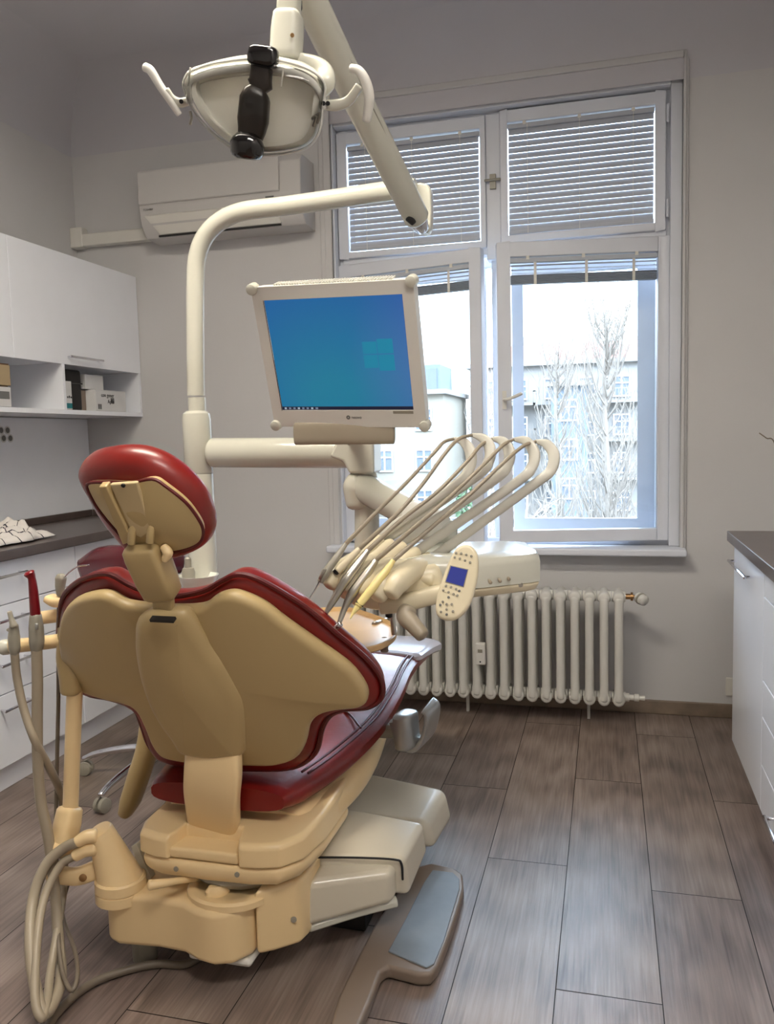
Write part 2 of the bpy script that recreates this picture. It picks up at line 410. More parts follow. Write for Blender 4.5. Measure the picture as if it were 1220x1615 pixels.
LR = sash(.258, -1, .745, .775, 2.10, 11, .055, .05, .055, .065)
LL = sash(-1.235, 1, .72, .765, 2.085, 12, .055, .05, .055, .06)
# outer leaves of the box window, shut
for x_0, x_1 in ((-.44, .29), (-1.22, -.56)):
    bm = bmesh.new(); ringbox(bm, x_0, x_1, .78, 2.06, 4.03, 4.06, .05, .15 if x_0 > -.6 else .05, .075, .05)
    s = obj('outer_sash', bm, M['winw'], win, bevel=.004)
    obj('pane', BX(x_0+.045, x_1-.045, 4.043, 4.046, .85, 2.015), M['glass'], s)
bm = bmesh.new(); box(bm, HX0, HX1, 4.03, 4.07, 2.06, 2.14); box(bm, -.53, -.47, 4.03, 4.07, 2.14, HZ1)
obj('outer_transom', bm, M['winw'], win, bevel=.004)
# latch on the upper mullion, handle on the free stile of the right leaf
bm = bmesh.new(); lx, lz = -.498, 2.405
box(bm, lx-.014, lx+.014, YW-.03, YW-.014, lz-.035, lz+.03); sweep(bm, [(lx-.035, YW-.036, lz+.002), (lx+.035, YW-.036, lz+.002)], .006, seg=8)
obj('latch', bm, M['greyp'], win, bevel=.002, label='dark grey latch')
s, Mx, xa, xb = LR
bm = bmesh.new(); hz = 1.415
box(bm, xa+.018, xa+.036, -.042, -.03, hz-.04, hz+.04, M=Mx)
sweep(bm, [Mx @ V((xa+.027, -.04, hz)), Mx @ V((xa+.027, -.07, hz)), Mx @ V((xa+.05, -.075, hz+.005)), Mx @ V((xa+.10, -.07, hz+.025))], .0075, seg=10)
obj('handle', bm, M['plast'], s, label='white lever handle')

# blinds
def blind(label, Mx, x0, x1, zt, zb, y, closed=True):
    c = Mx @ V(((x0+x1)/2, y, zt))
    t = thing('venetian_blind', label, 'blind', c, group=None)
    p = .0262
    bm = bmesh.new(); box(bm, x0, x1, y-.012, y+.012, zt-.02, zt, M=Mx)
    obj('head_rail', bm, M['blind'], t, bevel=.002)
    bm = bmesh.new(); bm2 = bmesh.new(); zs = []
    if closed:
        z = zt-.033
        while z > zb+.022: zs.append((z, 76)); z -= p
    else:
        zs = [(zt-.032, 25), (zt-.05, 20), (zt-.066, 12)]
    for z, an in zs:
        a = math.radians(an); n = 5; r1 = []
        for th in (0, 1):
            row = []
            for j in range(n):
                u_ = (j/(n-1)-.5)*.0282; cu = .0018*(1-(2*j/(n-1)-1)**2)+th*.0005
                row.append((u_*math.cos(a)-cu*math.sin(a), u_*math.sin(a)+cu*math.cos(a)))
            r1 += row if th == 0 else row[::-1]
        rings(bm, [[Mx @ V((xx, y+d, z+h)) for d, h in r1] for xx in (x0+.003, x1-.003)])
    obj('slats', bm, M['blind'], t, ang=60)
    bm = bmesh.new(); zz = zb if closed else zt-.112
    if closed:
        box(bm, x0+.002, x1-.002, y-.008, y+.008, zb, zb+.014, M=Mx); obj('bottom_rail', bm, M['blind'], t, bevel=.002)
    else:
        for k in range(7): box(bm, x0+.002, x1-.002, y-.013, y+.013, zt-.112+k*.0058, zt-.112+k*.0058+.0042, M=Mx)
        obj('slat_stack', bm, M['blindd'], t, label='dark grey bundle of raised slats')
    for f in (.14, .5, .86) if closed else (.17, .52, .84):
        xx = x0+(x1-x0)*f; bm = bmesh.new()
        if closed:
            box(bm, xx-.0011, xx+.0011, y-.0142, y-.0130, zb, zt, M=Mx)
        else: box(bm, xx-.006, xx+.006, y-.0155, y-.0138, zt-.115, zt-.02, M=Mx)
        obj('ladder_tape', bm, M['plast'], t)
    for f in (.12, .5, .86):
        xx = x0+(x1-x0)*f; bm = bmesh.new(); box(bm, xx-.007, xx+.007, y-.015, y-.0125, zt-.008, zt+.008, M=Mx)
        obj('clip', bm, M['plast'], t)
I4 = Matrix.Identity(4)
blind('closed silver slatted blind on the upper right window pane', I4, -.43, .198, 2.642, 2.163, YW-.016)
blind('closed silver slatted blind on the upper left window pane behind the curved lamp arm', I4, -1.182, -.557, 2.63, 2.150, YW-.016)
blind('raised slatted blind bundled at the top of the open lower right window leaf', LR[1], -.685, -.053, 2.03, 1.0, -.016, False)
blind('raised slatted blind on the lower left window leaf, partly behind the monitor', LL[1], .06, .665, 2.02, 1.0, -.016, False)

# ------------------------------------------------------------------ outside
M['facade'] = mat('pale_facade', (.50, .49, .48), .9, var=.04, scale=.3)
M['facadeb'] = mat('blue_grey_facade', (.37, .41, .45), .9, var=.04, scale=.3)
M['wing'] = mat('cream_facade', (.51, .49, .45), .9, var=.04, scale=.3)
M['roof'] = mat('red_roof', (.46, .28, .24), .9, var=.1, scale=1)
M['owin'] = mat('window_dark', (.36, .39, .43), .25)  # pane grey lightened, outdoor haze is put into the colour
M['bark'] = mat('pale_bark', (.50, .47, .44), .9, var=.1)
M['leaf'] = mat('evergreen_leaves', (.22, .32, .20), .8, var=.3)
M['ground'] = mat('courtyard_ground', (.40, .40, .38), .95, var=.1, scale=.5)
obj('ground', BX(-60, 40, 5, 110, -10.2, -10), M['ground'], **ST)
W_T = []
def building(name, label, x0, x1, y, ztop, m, floors, bays, fh=3.1, balc=(), roofm='roof', attic=True, dz=10.5):
    t = thing(name, label, 'building', ((x0+x1)/2, y, -10))
    z0 = -10
    obj('wall', BX(x0, x1, y, y+dz, z0, ztop), m, t)
    bm = bmesh.new(); box(bm, x0-.3, x1+.3, y-.5, y+dz, ztop, ztop+.35); obj('cornice', bm, M['facade'], t)
    if attic:
        bm = bmesh.new()
        rings(bm, [[V((x0, y, ztop+.35)), V((x1, y, ztop+.35)), V((x1, y+9, ztop+.35)), V((x0, y+9, ztop+.35))],
                   [V((x0, y+2.5, ztop+2.0)), V((x1, y+2.5, ztop+2.0)), V((x1, y+7, ztop+2.0)), V((x0, y+7, ztop+2.0))]])
        r = obj('roof', bm, M[roofm], t)
        n = int((x1-x0)/3)
        for i in range(n):
            xx = x0+1.5+i*3+random.uniform(-.4, .4); obj('chimney', BX(xx-.3, xx+.3, y+3, y+3.8, ztop+1.5, ztop+random.uniform(2.3, 3.1)), M['facade'], r)
    W_T.append(t)
    for f in range(floors):
        zc = ztop-1.9-f*fh
        for b in range(bays):
            xc = x0+(b+.5)*(x1-x0)/bays
            bm = bmesh.new(); box(bm, xc-.62, xc+.62, y-.06, y+.02, zc-.8, zc+.8)
            w = obj('window', bm, M['owin'], t)
            bm = bmesh.new(); ringbox(bm, xc-.68, xc+.68, zc-.86, zc+.86, y-.14, y-.04, .11, .11, .11, .11); box(bm, xc-.05, xc+.05, y-.14, y-.04, zc-.8, zc+.8); box(bm, xc-.6, xc+.6, y-.14, y-.04, zc+.2, zc+.3)
            obj('window_frame', bm, M['winw'], w)
            if b in balc:
                bm = bmesh.new(); box(bm, xc-1.5, xc+1.5, y-1.3, y-.01, zc-1.35, zc-1.15)
                bb = obj('balcony', bm, M['facade'], t)
                bm = bmesh.new(); box(bm, xc-1.5, xc+1.5, y-1.3, y-1.24, zc-.25, zc-.17)
                for k in range(13): box(bm, xc-1.5+k*.247, xc-1.46+k*.247, y-1.29, y-1.25, zc-1.15, zc-.2)
                obj('railing', bm, M['bark'], bb)
building('apartment_building', 'long pale apartment block with red roof and balconies behind the bare trees', -11.2, 8.0, 70, 6.9, M['facade'], 5, 7, balc=(1, 2, 4, 6, 7))
building('apartment_building', 'cream apartment wing with few windows at the left of the window view', -24.5, -12.0, 62, 4.5, M['wing'], 5, 4, attic=False)
obj('glazed_terrace', BX(-20.5, -12.6, 64, 69, 4.85, 6.9), M['facadeb'], W_T[-1], label='blue-grey glazed rooftop storey')
bm = bmesh.new()
for i in range(6): box(bm, -20.1+i*1.25, -19.1+i*1.25, 63.93, 64.02, 5.0, 6.6)
obj('terrace_window', bm, M['owin'], W_T[-1])
building('apartment_building', 'narrow blue-grey stair tower at the middle of the opposite block', -4.3, -1.5, 67.0, 5.0, M['facadeb'], 5, 1, attic=False, dz=1.1)
building('apartment_building', 'grey house low at far left outside, behind the console arm', -26, -17.2, 50, -1.2, M['facadeb'], 3, 4, attic=False)
def tree(label, x, y, h, spread, n, seed, poplar=True):
    rnd = random.Random(seed); t = thing('bare_tree', label, 'tree', (x, y, -10))
    top = -10+h
    bm = bmesh.new(); sweep(bm, [(x, y, -10), (x+.1, y, -10+h*.4), (x-.1, y, -10+h*.75), (x, y, top)], [.26, .18, .10, .02], seg=7)
    obj('trunk', bm, M['bark'], t)
    bm = bmesh.new()
    for i in range(n):
        f = rnd.uniform(.15, .93); z = -10+h*f; a = rnd.uniform(0, 6.28); L = spread*(1.1-f)*rnd.uniform(.5, 1)+.6
        up_ = (2.4 if poplar else .8)*L*rnd.uniform(.7, 1.2)
        p0 = V((x, y, z)); d = V((math.cos(a), math.sin(a), 0))
        pts = [p0, p0+d*L*.5+V((0, 0, up_*.25)), p0+d*L*.85+V((0, 0, up_*.65)), p0+d*L+V((rnd.uniform(-.2, .2), 0, up_))]
        sweep(bm, pts, [.05, .035, .022, .008], seg=4, k=2, dome=False)
        for k in range(7):
            g = rnd.uniform(.25, 1); j = min(2, int(g*3)); q0 = pts[j].lerp(pts[j+1], g*3-j if g < 1 else 1)
            dd = V((rnd.uniform(-.5, .5), rnd.uniform(-.5, .5), rnd.uniform(.4, 1.3)))*rnd.uniform(.5, 1.2)
            if not poplar: dd.z *= .5; dd.x *= 1.6
            sweep(bm, [q0, q0+dd*.5+V((rnd.uniform(-.08, .08), 0, 0)), q0+dd], [.016, .012, .005], seg=3, k=1, dome=False)
    obj('branches', bm, M['bark'], t)
tree('tall bare poplar, the tallest tree outside the right window leaf', .0, 35, 16.8, 1.5, 140, 3)
tree('bare poplar left of the tallest one, lower crown', -2.3, 41, 15.6, 1.5, 100, 5)
tree('bare poplar seen in the gap between the two lower window leaves', -6.3, 45, 14.4, 1.5, 90, 9)
tree('spreading bare tree low down at the left behind the console arm', -10.2, 30, 11.0, 4.0, 90, 12, False)
tree('small bare tree low between the poplars', -2.6, 28, 9.2, 1.8, 60, 15, False)
bm = bmesh.new(); rr = random.Random(4)
bx_, by_ = -5.3, 32
for i in range(900):
    a = rr.uniform(0, 6.28); rad = rr.uniform(0, .9)**.5; z = rr.uniform(-8, -.4); wd = .75*(1-abs((z+4.2)/4.6)**2)**.5*rad
    c = V((bx_+wd*math.cos(a), by_+wd*math.sin(a), z)); u1 = V((rr.uniform(-1, 1), rr.uniform(-1, 1), rr.uniform(-1, 1))).normalized()*.12; u2 = u1.orthogonal().normalized()*.07
    vs = [bm.verts.new(c+u1), bm.verts.new(c+u2), bm.verts.new(c-u1), bm.verts.new(c-u2)]; bm.faces.new(vs)
t = thing('evergreen_tree', 'narrow dark green tree seen through the gap between the window leaves', 'tree', (bx_, by_, -10))
obj('foliage', bm, M['leaf'], t); obj('trunk', SW([(bx_, by_, -10), (bx_, by_, -3)], .1, seg=6), M['bark'], t)

# ------------------------------------------------------------------ room lamp over the chair, added fill lamp behind the camera
def ceiling_lamp(label, x, y, w, d, col, e_, zz=ZC):
    t = thing('ceiling_lamp', label, 'lamp', (x, y, zz))
    bm = bmesh.new(); ringbox2(bm, x-w/2, x+w/2, y-d/2, y+d/2, zz-.06, zz-.001, .02); obj('lamp_housing', bm, M['plast'], t)
    m = mat('lamp_diffuser', (.9, .9, .9), .5, emit=col, es=e_)
    obj('diffuser', BX(x-w/2+.02, x+w/2-.02, y-d/2+.02, y+d/2-.02, zz-.055, zz-.04), m, t)
def ringbox2(bm, x0, x1, y0, y1, z0, z1, w):
    box(bm, x0, x0+w, y0, y1, z0, z1); box(bm, x1-w, x1, y0, y1, z0, z1); box(bm, x0+w, x1-w, y0, y0+w, z0, z1); box(bm, x0+w, x1-w, y1-w, y1, z0, z1)
ceiling_lamp('rectangular white ceiling lamp over the dental chair, above the picture', -1.0, 1.35, 1.2, .4, (1, .96, .89), LAMP_E)
ceiling_lamp('added white fill light panel on the ceiling, unseen behind the viewer', .35, .1, 1.2, .4, (1, .97, .93), LAMP_E*.7)  # added fill lamp, brightens the left cabinet fronts

# ------------------------------------------------------------------ left wall units
XC = -2.12
def bar_handle(parent, p0, p1, out, m='chrome', r=.0055, st=.028, label=None):
    p0, p1, out = V(p0), V(p1), V(out); bm = bmesh.new(); d = (p1-p0).normalized()
    sweep(bm, [p0-d*.012+out*st, p1+d*.012+out*st], r, seg=8)
    for p in (p0, p1): sweep(bm, [p, p+out*st], r*.8, seg=8)
    return obj('handle', bm, M[m], parent, label=label)
def base_unit(name, label, y0, y1, fronts, cat='cabinet', X=XC, sg=1, zt=.853, zb=.095, depth=None, group=None):
    """fronts: (kind, ya, yb, za, zb, handle)"""
    back = XL+.01 if sg > 0 else XR-.01
    t = thing(name, label, cat, ((X+back)/2, (y0+y1)/2, 0), group)
    a, b = sorted((X-sg*.019, back))
    obj('body', BX(a, b, y0+.001, y1-.001, zb, zt), M['lam'], t, bevel=.001)
    a, b = sorted((X-sg*.035, back)); obj('plinth', BX(a, b, y0+.001, y1-.001, 0, zb), M['lam'], t, bevel=.001)
    for kind, ya, yb, za, z1, h in fronts:
        a, b = sorted((X-sg*.018, X))
        f = obj(kind, BX(a, b, ya+.0025, yb-.0025, za+.002, z1-.002), M['lam'], t, bevel=.0015)
        if h: bar_handle(f, (X, h[0], h[2]), (X, h[1], h[2]), (sg, 0, 0))
    return t
def drs(y0, y1, zs, hy, off=.052): return [('drawer', y0, y1, a, b, (hy-.07, hy+.07, b-off)) for a, b in zip(zs[1:], zs)]
base_unit('drawer_cabinet', 'white drawer cabinet under the dark worktop at the left edge of the photo', 2.33, 2.925,
          drs(2.33, 2.925, [.85, .69, .53, .365, .097], 2.515), 'cabinet')
base_unit('drawer_cabinet', 'white drawer cabinet in the left corner under the worktop, behind the chair headrest', 2.925, 3.77,
          drs(2.925, 3.77, [.85, .69, .365, .097], 3.40), 'cabinet')
base_unit('drawer_cabinet', 'white drawer cabinet, nearest on the left wall, mostly outside the photo', 1.5, 2.33,
          drs(1.5, 2.33, [.85, .69, .365, .097], 1.9), 'cabinet')
wt = obj('worktop', BX(XL+.003, -2.085, 1.5, YB-.003, .855, .893), M['worktop'], bevel=.003, label='long dark brown worktop on the white drawer cabinets along the left wall', category='worktop')
obj('upstand', BX(XL+.003, XL+.018, 1.5, YB-.02, .893, .925), M['worktop'], wt, bevel=.002)
obj('upstand', BX(XL+.018, -2.25, YB-.02, YB-.005, .893, .925), M['worktop'], wt, bevel=.002)
sp = obj('splash_panel', BX(XL+.001, XL+.008, 1.5, YB-.005, .926, 1.395), M['lam'], label='smooth white splash panel on the wall above the dark worktop', category='wall panel')
# wall cabinets with open shelf
XU = -2.295; UY0, UYm, UY1 = 2.0, 2.853, 3.787
def wall_unit(label, y0, y1, divs):
    t = thing('wall_cabinet', label, 'cabinet', (XL, (y0+y1)/2, 1.4))
    bm = bmesh.new()
    box(bm, XL+.01, XU-.018, y0, y1, 1.622, 2.10)
    obj('body', bm, M['lam'], t, bevel=.001)
    bm = bmesh.new(); box(bm, XL+.01, XU, y0, y1, 1.400, 1.420); obj('shelf_board', bm, M['lam'], t, bevel=.001)
    obj('back_board', BX(XL+.009, XL+.016, y0, y1, 1.42, 1.622), M['lam'], t)
    for y in divs: obj('shelf_divider', BX(XL+.016, XU-.002, y-.009, y+.009, 1.42, 1.622), M['lam'], t, bevel=.001)
    d = obj('door', BX(XU-.017, XU, y0+.002, y1-.002, 1.618, 2.10), M['lam'], t, bevel=.0015)
    return t, d
t1, d1 = wall_unit('white wall cabinet with open shelf on the left, its door has a long bar handle', UYm, UY1, (3.165, UY1-.009))
bar_handle(d1, (XU, 3.20, 1.652), (XU, 3.42, 1.652), (1, 0, 0), st=.022)
t2, d2 = wall_unit('white wall cabinet at the left edge of the photo, nearer one of the two', UY0, UYm, (UY0+.009,))
bar_handle(d2, (XU, 2.2, 1.652), (XU, 2.42, 1.652), (1, 0, 0), st=.022)

def carton(name, label, x0, x1, y0, y1, z0, z1, m='paper', group=None, cat='box', lid=True):
    t = thing(name, label, cat, ((x0+x1)/2, (y0+y1)/2, z0), group)
    obj('body', BX(x0, x1, y0, y1, z0, z1), M[m], t, bevel=.002)
    if lid: obj('flap', BX(x0+.002, x1+.0015, y0+.002, y1-.002, z1-.0001, z1+.0015), M[m], t)
    return t
zs = 1.4215
carton('cardboard_box', 'brown cardboard box on the open shelf, upper one of the stack', -2.60, -2.325, 2.52, 2.855, zs+.092, zs+.172, 'card')
carton('cardboard_box', 'brown cardboard box on the open shelf, lower one of the stack', -2.60, -2.33, 2.50, 2.85, zs, zs+.088, 'card')
t = carton('carton_box', 'small beige carton standing in front of the upper brown box', -2.32, -2.30, 2.725, 2.83, zs+.084, zs+.165, 'cardl', lid=False)
t = carton('carton_box', 'small whitish carton in front of the lower brown box at left', -2.325, -2.298, 2.74, 2.825, zs, zs+.078, 'paper', lid=False)
obj('printed_band', BX(-2.2979, -2.2975, 2.75, 2.815, zs+.03, zs+.06), M['inkg'], t)
t = carton('medicine_box', 'slim white box with a teal base stripe beside the shelf divider', -2.355, -2.305, 3.18, 3.225, zs, zs+.125, 'paper', lid=False)
obj('teal_stripe', BX(-2.3049, -2.3045, 3.182, 3.223, zs+.005, zs+.028), M['teal'], t, label='teal stripe')
bm = bmesh.new(); [box(bm, -2.3049, -2.3045, 3.19+.012*i, 3.198+.012*i, zs+.05, zs+.058+.003*(i % 2)) for i in range(3)]
obj('print', bm, M['ink'], t)
bm = bmesh.new(); box(bm, -2.61, -2.35, 3.232, 3.366, zs, zs+.185)
t = thing('instrument_case', 'black case filling the shelf behind the white cartons', 'case', (-2.5, 3.28, zs))
obj('body', bm, M['dark'], t, bevel=.012); obj('lid_band', BX(-2.608, -2.347, 3.230, 3.368, zs+.12, zs+.126), M['black'], t)
t = carton('carton_box', 'low white carton with black lettering at the front of the shelf', -2.43, -2.31, 3.41, 3.66, zs, zs+.098, 'paper')
carton('carton_box', 'plain white carton resting on the lettered carton', -2.46, -2.345, 3.385, 3.53, zs+.1015, zs+.168, 'paper')
carton('carton_box', 'dark brown-grey carton standing left of the lettered carton', -2.55, -2.36, 3.370, 3.406, zs, zs+.095, 'taupe')
def text(body, size, Mx, m, parent, name='lettering', ext=.0004, align='CENTER'):
    c = bpy.data.curves.new(name, 'FONT'); c.body = body; c.size = size; c.extrude = ext; c.align_x = align; c.align_y = 'CENTER'
    o = bpy.data.objects.new('tmp', c); COL.objects.link(o)
    bpy.context.view_layer.update()
    me = bpy.data.meshes.new_from_object(o.evaluated_get(bpy.context.evaluated_depsgraph_get())); bpy.data.objects.remove(o)
    me.transform(Mx); me.materials.clear(); me.materials.append(m)
    r = bpy.data.objects.new(name, me); COL.objects.link(r)
    if parent: r.parent = parent; r.matrix_parent_inverse = root_matrix(parent).inverted()
    return r
def face_mx(o, r, u): r, u = V(r).normalized(), V(u).normalized(); return frame(V(o), r, u, r.cross(u))
text('con gener', .026, face_mx((-2.3088, 3.505, zs+.075), (0, 1, 0), (0, 0, 1)), M['ink'], t)
text('Apfel', .026, face_mx((-2.3088, 3.53, zs+.045), (0, 1, 0), (0, 0, 1)), M['ink'], t)
bm = bmesh.new()
for (a, b) in ((3.425, .008), (3.53, .04)):
    for i in range(3): box(bm, -2.3094, -2.3088, a+i*.010, a+i*.010+.006, zs+b, zs+b+.024)
obj('symbol', bm, M['ink'], t)
# round marks by the left edge: rack of cup-like discs on the wall panel
t = thing('sticker_sheet', 'sheet with round grey stickers on the splash panel at the left edge', 'sticker', (XL+.009, 3.16, 1.31))
for i, (y, z) in enumerate(((3.142, 1.338), (3.183, 1.338), (3.155, 1.302), (3.198, 1.302), (3.112, 1.302))):
    bm = LT([(.0195, 0), (.0195, .001)], (XL+.0085, y, z), (1, 0, 0), 20); obj('sticker', bm, M['paper'], t)
    bm = LT([(.013, .001), (.013, .0016)], (XL+.0085, y, z), (1, 0, 0), 16); obj('mark', bm, M['inkg'], t)
# crumpled towel
t = thing('towel', 'crumpled white tea towel with thin dark checks lying on the left worktop', 'towel', (-2.3, 2.6, .895))
def towelmat():
    m = mat('checked_cloth', (.88, .86, .84), .9); n = m.node_tree; b = n.nodes['Principled BSDF']
    uv = n.nodes.new('ShaderNodeUVMap'); sp_ = n.nodes.new('ShaderNodeSeparateXYZ'); n.links.new(uv.outputs[0], sp_.inputs[0]); outs = []
    for i in (0, 1):
        mu = n.nodes.new('ShaderNodeMath'); mu.operation = 'MULTIPLY'; mu.inputs[1].default_value = 7; fr_ = n.nodes.new('ShaderNodeMath'); fr_.operation = 'FRACT'
        lt = n.nodes.new('ShaderNodeMath'); lt.operation = 'LESS_THAN'; lt.inputs[1].default_value = .07
        n.links.new(sp_.outputs[i], mu.inputs[0]); n.links.new(mu.outputs[0], fr_.inputs[0]); n.links.new(fr_.outputs[0], lt.inputs[0]); outs.append(lt)
    mx = n.nodes.new('ShaderNodeMath'); mx.operation = 'MAXIMUM'; n.links.new(outs[0].outputs[0], mx.inputs[0]); n.links.new(outs[1].outputs[0], mx.inputs[1])
    c = n.nodes.new('ShaderNodeMix'); c.data_type = 'RGBA'; c.inputs[6].default_value = (*lin((.88, .86, .84)), 1); c.inputs[7].default_value = (*lin((.22, .20, .24)), 1)
    n.links.new(mx.outputs[0], c.inputs[0]); n.links.new(c.outputs[2], b.inputs['Base Color']); return m
bm = bmesh.new(); uvl = bm.loops.layers.uv.new('UVMap'); N_ = 44; g = []
from mathutils import noise
for i in range(N_):
    row = []
    for j in range(N_):
        u_, v_ = i/(N_-1), j/(N_-1); a, b = 2*u_-1, 2*v_-1
        rr_ = 1+.25*noise.noise(V((a*2, b*2, 3)))
        edge = max(0, 1-max(abs(a), abs(b))**4)
        z = .898+edge*(.026+.075*abs(noise.noise(V((a*2.6+1, b*2.6, 1))))+.055*abs(noise.noise(V((a*6, b*6, 4)))))+.004*(1-edge)*abs(noise.noise(V((a*9, b*9, 2))))
        row.append((bm.verts.new((-2.31+a*.145*rr_, 2.61+b*.26*rr_, z)), (u_, v_)))
    g.append(row)
for i in range(N_-1):
    for j in range(N_-1):
        q = (g[i][j], g[i+1][j], g[i+1][j+1], g[i][j+1]); f = bm.faces.new([x[0] for x in q])
        for l, x in zip(f.loops, q): l[uvl].uv = x[1]
o = obj('cloth', bm, towelmat(), t, ang=80)
so_ = o.modifiers.new('th', 'SOLIDIFY'); so_.thickness = .003; so_.offset = 1
# crumpled clear plastic bag behind the towel
bm = bmesh.new(); bmesh.ops.create_icosphere(bm, subdivisions=3, radius=.05)
for v in bm.verts: v.co = V((-2.50, 2.72, .945))+v.co*(1+.45*noise.noise(v.co*38)); v.co.z = max(v.co.z, .896)
obj('plastic_bag', bm, M['shield'], ang=5, label='crumpled clear plastic bag on the worktop behind the checked towel', category='bag')

# ------------------------------------------------------------------ air conditioner and pipe cover
M['acp'] = mat('ac_white_plastic', (.77, .76, .75), .4, var=.01)  # slightly darker than the other white plastic
t = thing('air_conditioner', 'white split air conditioner high on the wall left of the window', 'air conditioner', (-1.74, YB, 2.25))
prof = [(YB-.001, 2.555), (3.63, 2.55), (3.605, 2.52), (3.600, 2.38), (3.602, 2.37), (3.615, 2.30), (3.66, 2.245), (YB-.001, 2.24)]
bm = bmesh.new(); rings(bm, [[V((x, y, z)) for y, z in prof] for x in (-2.15, -1.33)]); obj('body', bm, M['acp'], t, bevel=.006)
bm = bmesh.new(); rings(bm, [[V((x, y, z)) for y, z in ((3.599, 2.545), (3.592, 2.53), (3.590, 2.392), (3.598, 2.386))] for x in (-2.145, -1.43)]); obj('front_panel', bm, M['acp'], t, bevel=.003)
bm = bmesh.new(); rings(bm, [[V((x, 3.598, 2.335)), V((x+q, 3.640, 2.255)), V((x+q, 3.648, 2.262)), V((x, 3.606, 2.342))] for x, q in ((-2.12, .055), (-1.445, 0))]); obj('louvre', bm, M['plast'], t, bevel=.002)
bm = bmesh.new(); box(bm, -2.07, -1.445, 3.635, 3.645, 2.245, 2.252); obj('outlet_slot', bm, M['dark'], t)
text('TOSHIBA', .013, face_mx((-2.10, 3.5995, 2.366), (1, 0, 0), (0, 0, 1)), M['inkg'], t)
obj('marking', BX(-1.50, -1.46, 3.596, 3.5995, 2.362, 2.368), M['inkg'], t)
bm = bmesh.new(); box(bm, XL, -2.14, YB-.05, YB, 2.265, 2.325); box(bm, XL, XL+.07, YB-.055, YB, 2.26, 2.36)
obj('pipe_cover', bm, M['plast'], bevel=.006, label='white pipe cover running from the air conditioner to the left corner', category='pipe cover')

# ------------------------------------------------------------------ radiator
t = thing('radiator', 'white cast iron column radiator under the window', 'radiator', (-.5, 3.62, 0))
RZ0, RZ1, RP = .112, .570, .0607
def section(x):
    bm = bmesh.new()
    for y in (3.555, 3.61, 3.665):
        sweep(bm, [(x, y, RZ0+.01), (x, y, RZ0+.06), (x, y, (RZ0+RZ1)/2), (x, y, RZ1-.06), (x, y, RZ1-.01)], [.0195, .0185, .0180, .0185, .0195], seg=12, k=2)
    for z in (RZ1-.008, RZ0+.010):
        sweep(bm, [(x, 3.552, z), (x, 3.668, z)], .025, .027, seg=14)
        sweep(bm, [(x-RP/2+.002, 3.61, z), (x+RP/2-.002, 3.61, z)], .0225, seg=12, dome=False)
    return bm
first = obj('radiator_section', section(.047), M['rad'], t, ang=50)
for i in range(1, 20):
    c = first.copy(); COL.objects.link(c); c.location = V((-RP*i, 0, 0)); 
zt_, zb_ = RZ1-.008, RZ0+.01
bm = LT([(.012, 0), (.012, .02), (.018, .021), (.018, .03), (.008, .031), (.008, .05)], (.075, 3.61, zt_), (1, 0, 0)); v_ = obj('valve', bm, M['brass'], t, label='small brass valve body')
obj('thermostat_head', LT([(.016, .0), (.022, .004), (.024, .02), (.022, .045), (.012, .052)], (.125, 3.61, zt_), (.5, -.7, -.2)), M['plast'], v_)
obj('thermostat_ring', LT([(.0245, .018), (.0255, .02), (.0245, .028)], (.125, 3.61, zt_), (.5, -.7, -.2)), M['greyp'], v_)
obj('bottom_valve', LT([(.018, 0), (.018, .02), (.012, .022), (.012, .04), (.016, .042), (.016, .06), (.009, .062), (.011, .085)], (.07, 3.61, zb_), (1, 0, 0)), M['plast'], t)
for x in (-.08, -.62):
    obj('foot', BX(x-.006, x+.006, 3.655, 3.675, 0, .09), M['rad'], t)
    bm = BX(x-.004, x+.004, 3.64, YB-.001, .082, RZ0-.006); obj('bracket', bm, M['rad'], t)
hm = thing('heat_meter', 'small white heat meter box clipped between two radiator columns', 'heat meter', (-.56, 3.535, .36))
hp_ = at(758, 1030, Y=3.528)
obj('case', BX(hp_.x-.021, hp_.x+.021, 3.505, 3.536, hp_.z-.048, hp_.z+.048), M['plast'], hm, bevel=.005)
obj('readout', BX(hp_.x-.010, hp_.x+.010, 3.5035, 3.5055, hp_.z+.008, hp_.z+.022), M['greyp'], hm)
obj('lens', BX(hp_.x-.003, hp_.x+.003, 3.5035, 3.5055, hp_.z-.036, hp_.z-.030), M['ink'], hm)

# ------------------------------------------------------------------ right units
XRr = .455
base_unit('door_cabinet', 'white cabinet with one door and bar handle at the window end of the right worktop', 2.655, 3.262,
          [('door', 2.655, 3.262, .088, .843, (2.84, 3.19, .784))], X=XRr, sg=-1, zt=.843, zb=.088)
t = base_unit('drawer_cabinet', 'white drawer cabinet at the right edge of the photo', 2.05, 2.655,
          [('drawer', 2.05, 2.655, a, b, None) for a, b in ((.758, .843), (.501, .758), (.387, .501), (.237, .387), (.088, .237))], X=XRr, sg=-1, zt=.843, zb=.088)
for k, z in enumerate((.17,)):
    bar_handle(t, (XRr, 2.25, z), (XRr, 2.42, z), (-1, 0, 0))
base_unit('drawer_cabinet', 'white drawer cabinet beside the viewer, just outside the right edge', 1.2, 2.05,
          [('drawer', 1.2, 2.05, a, b, None) for a, b in ((.501, .843), (.088, .501))], X=XRr, sg=-1, zt=.843, zb=.088)
obj('worktop', BX(.433, XR-.003, 1.2, 3.29, .845, .883), M['worktop'], bevel=.003, label='dark grey worktop on the right-hand white cabinets', category='worktop')
bm = SW([at(1197, 683, Y=3.2), at(1208, 691, Y=3.18), at(1222, 702, Y=3.15), (.60, 3.1, 1.0), (.62, 3.05, .885)], .0022, seg=6)
obj('wire', bm, M['hosed'], label='thin dark wire sticking up over the right worktop', category='wire')
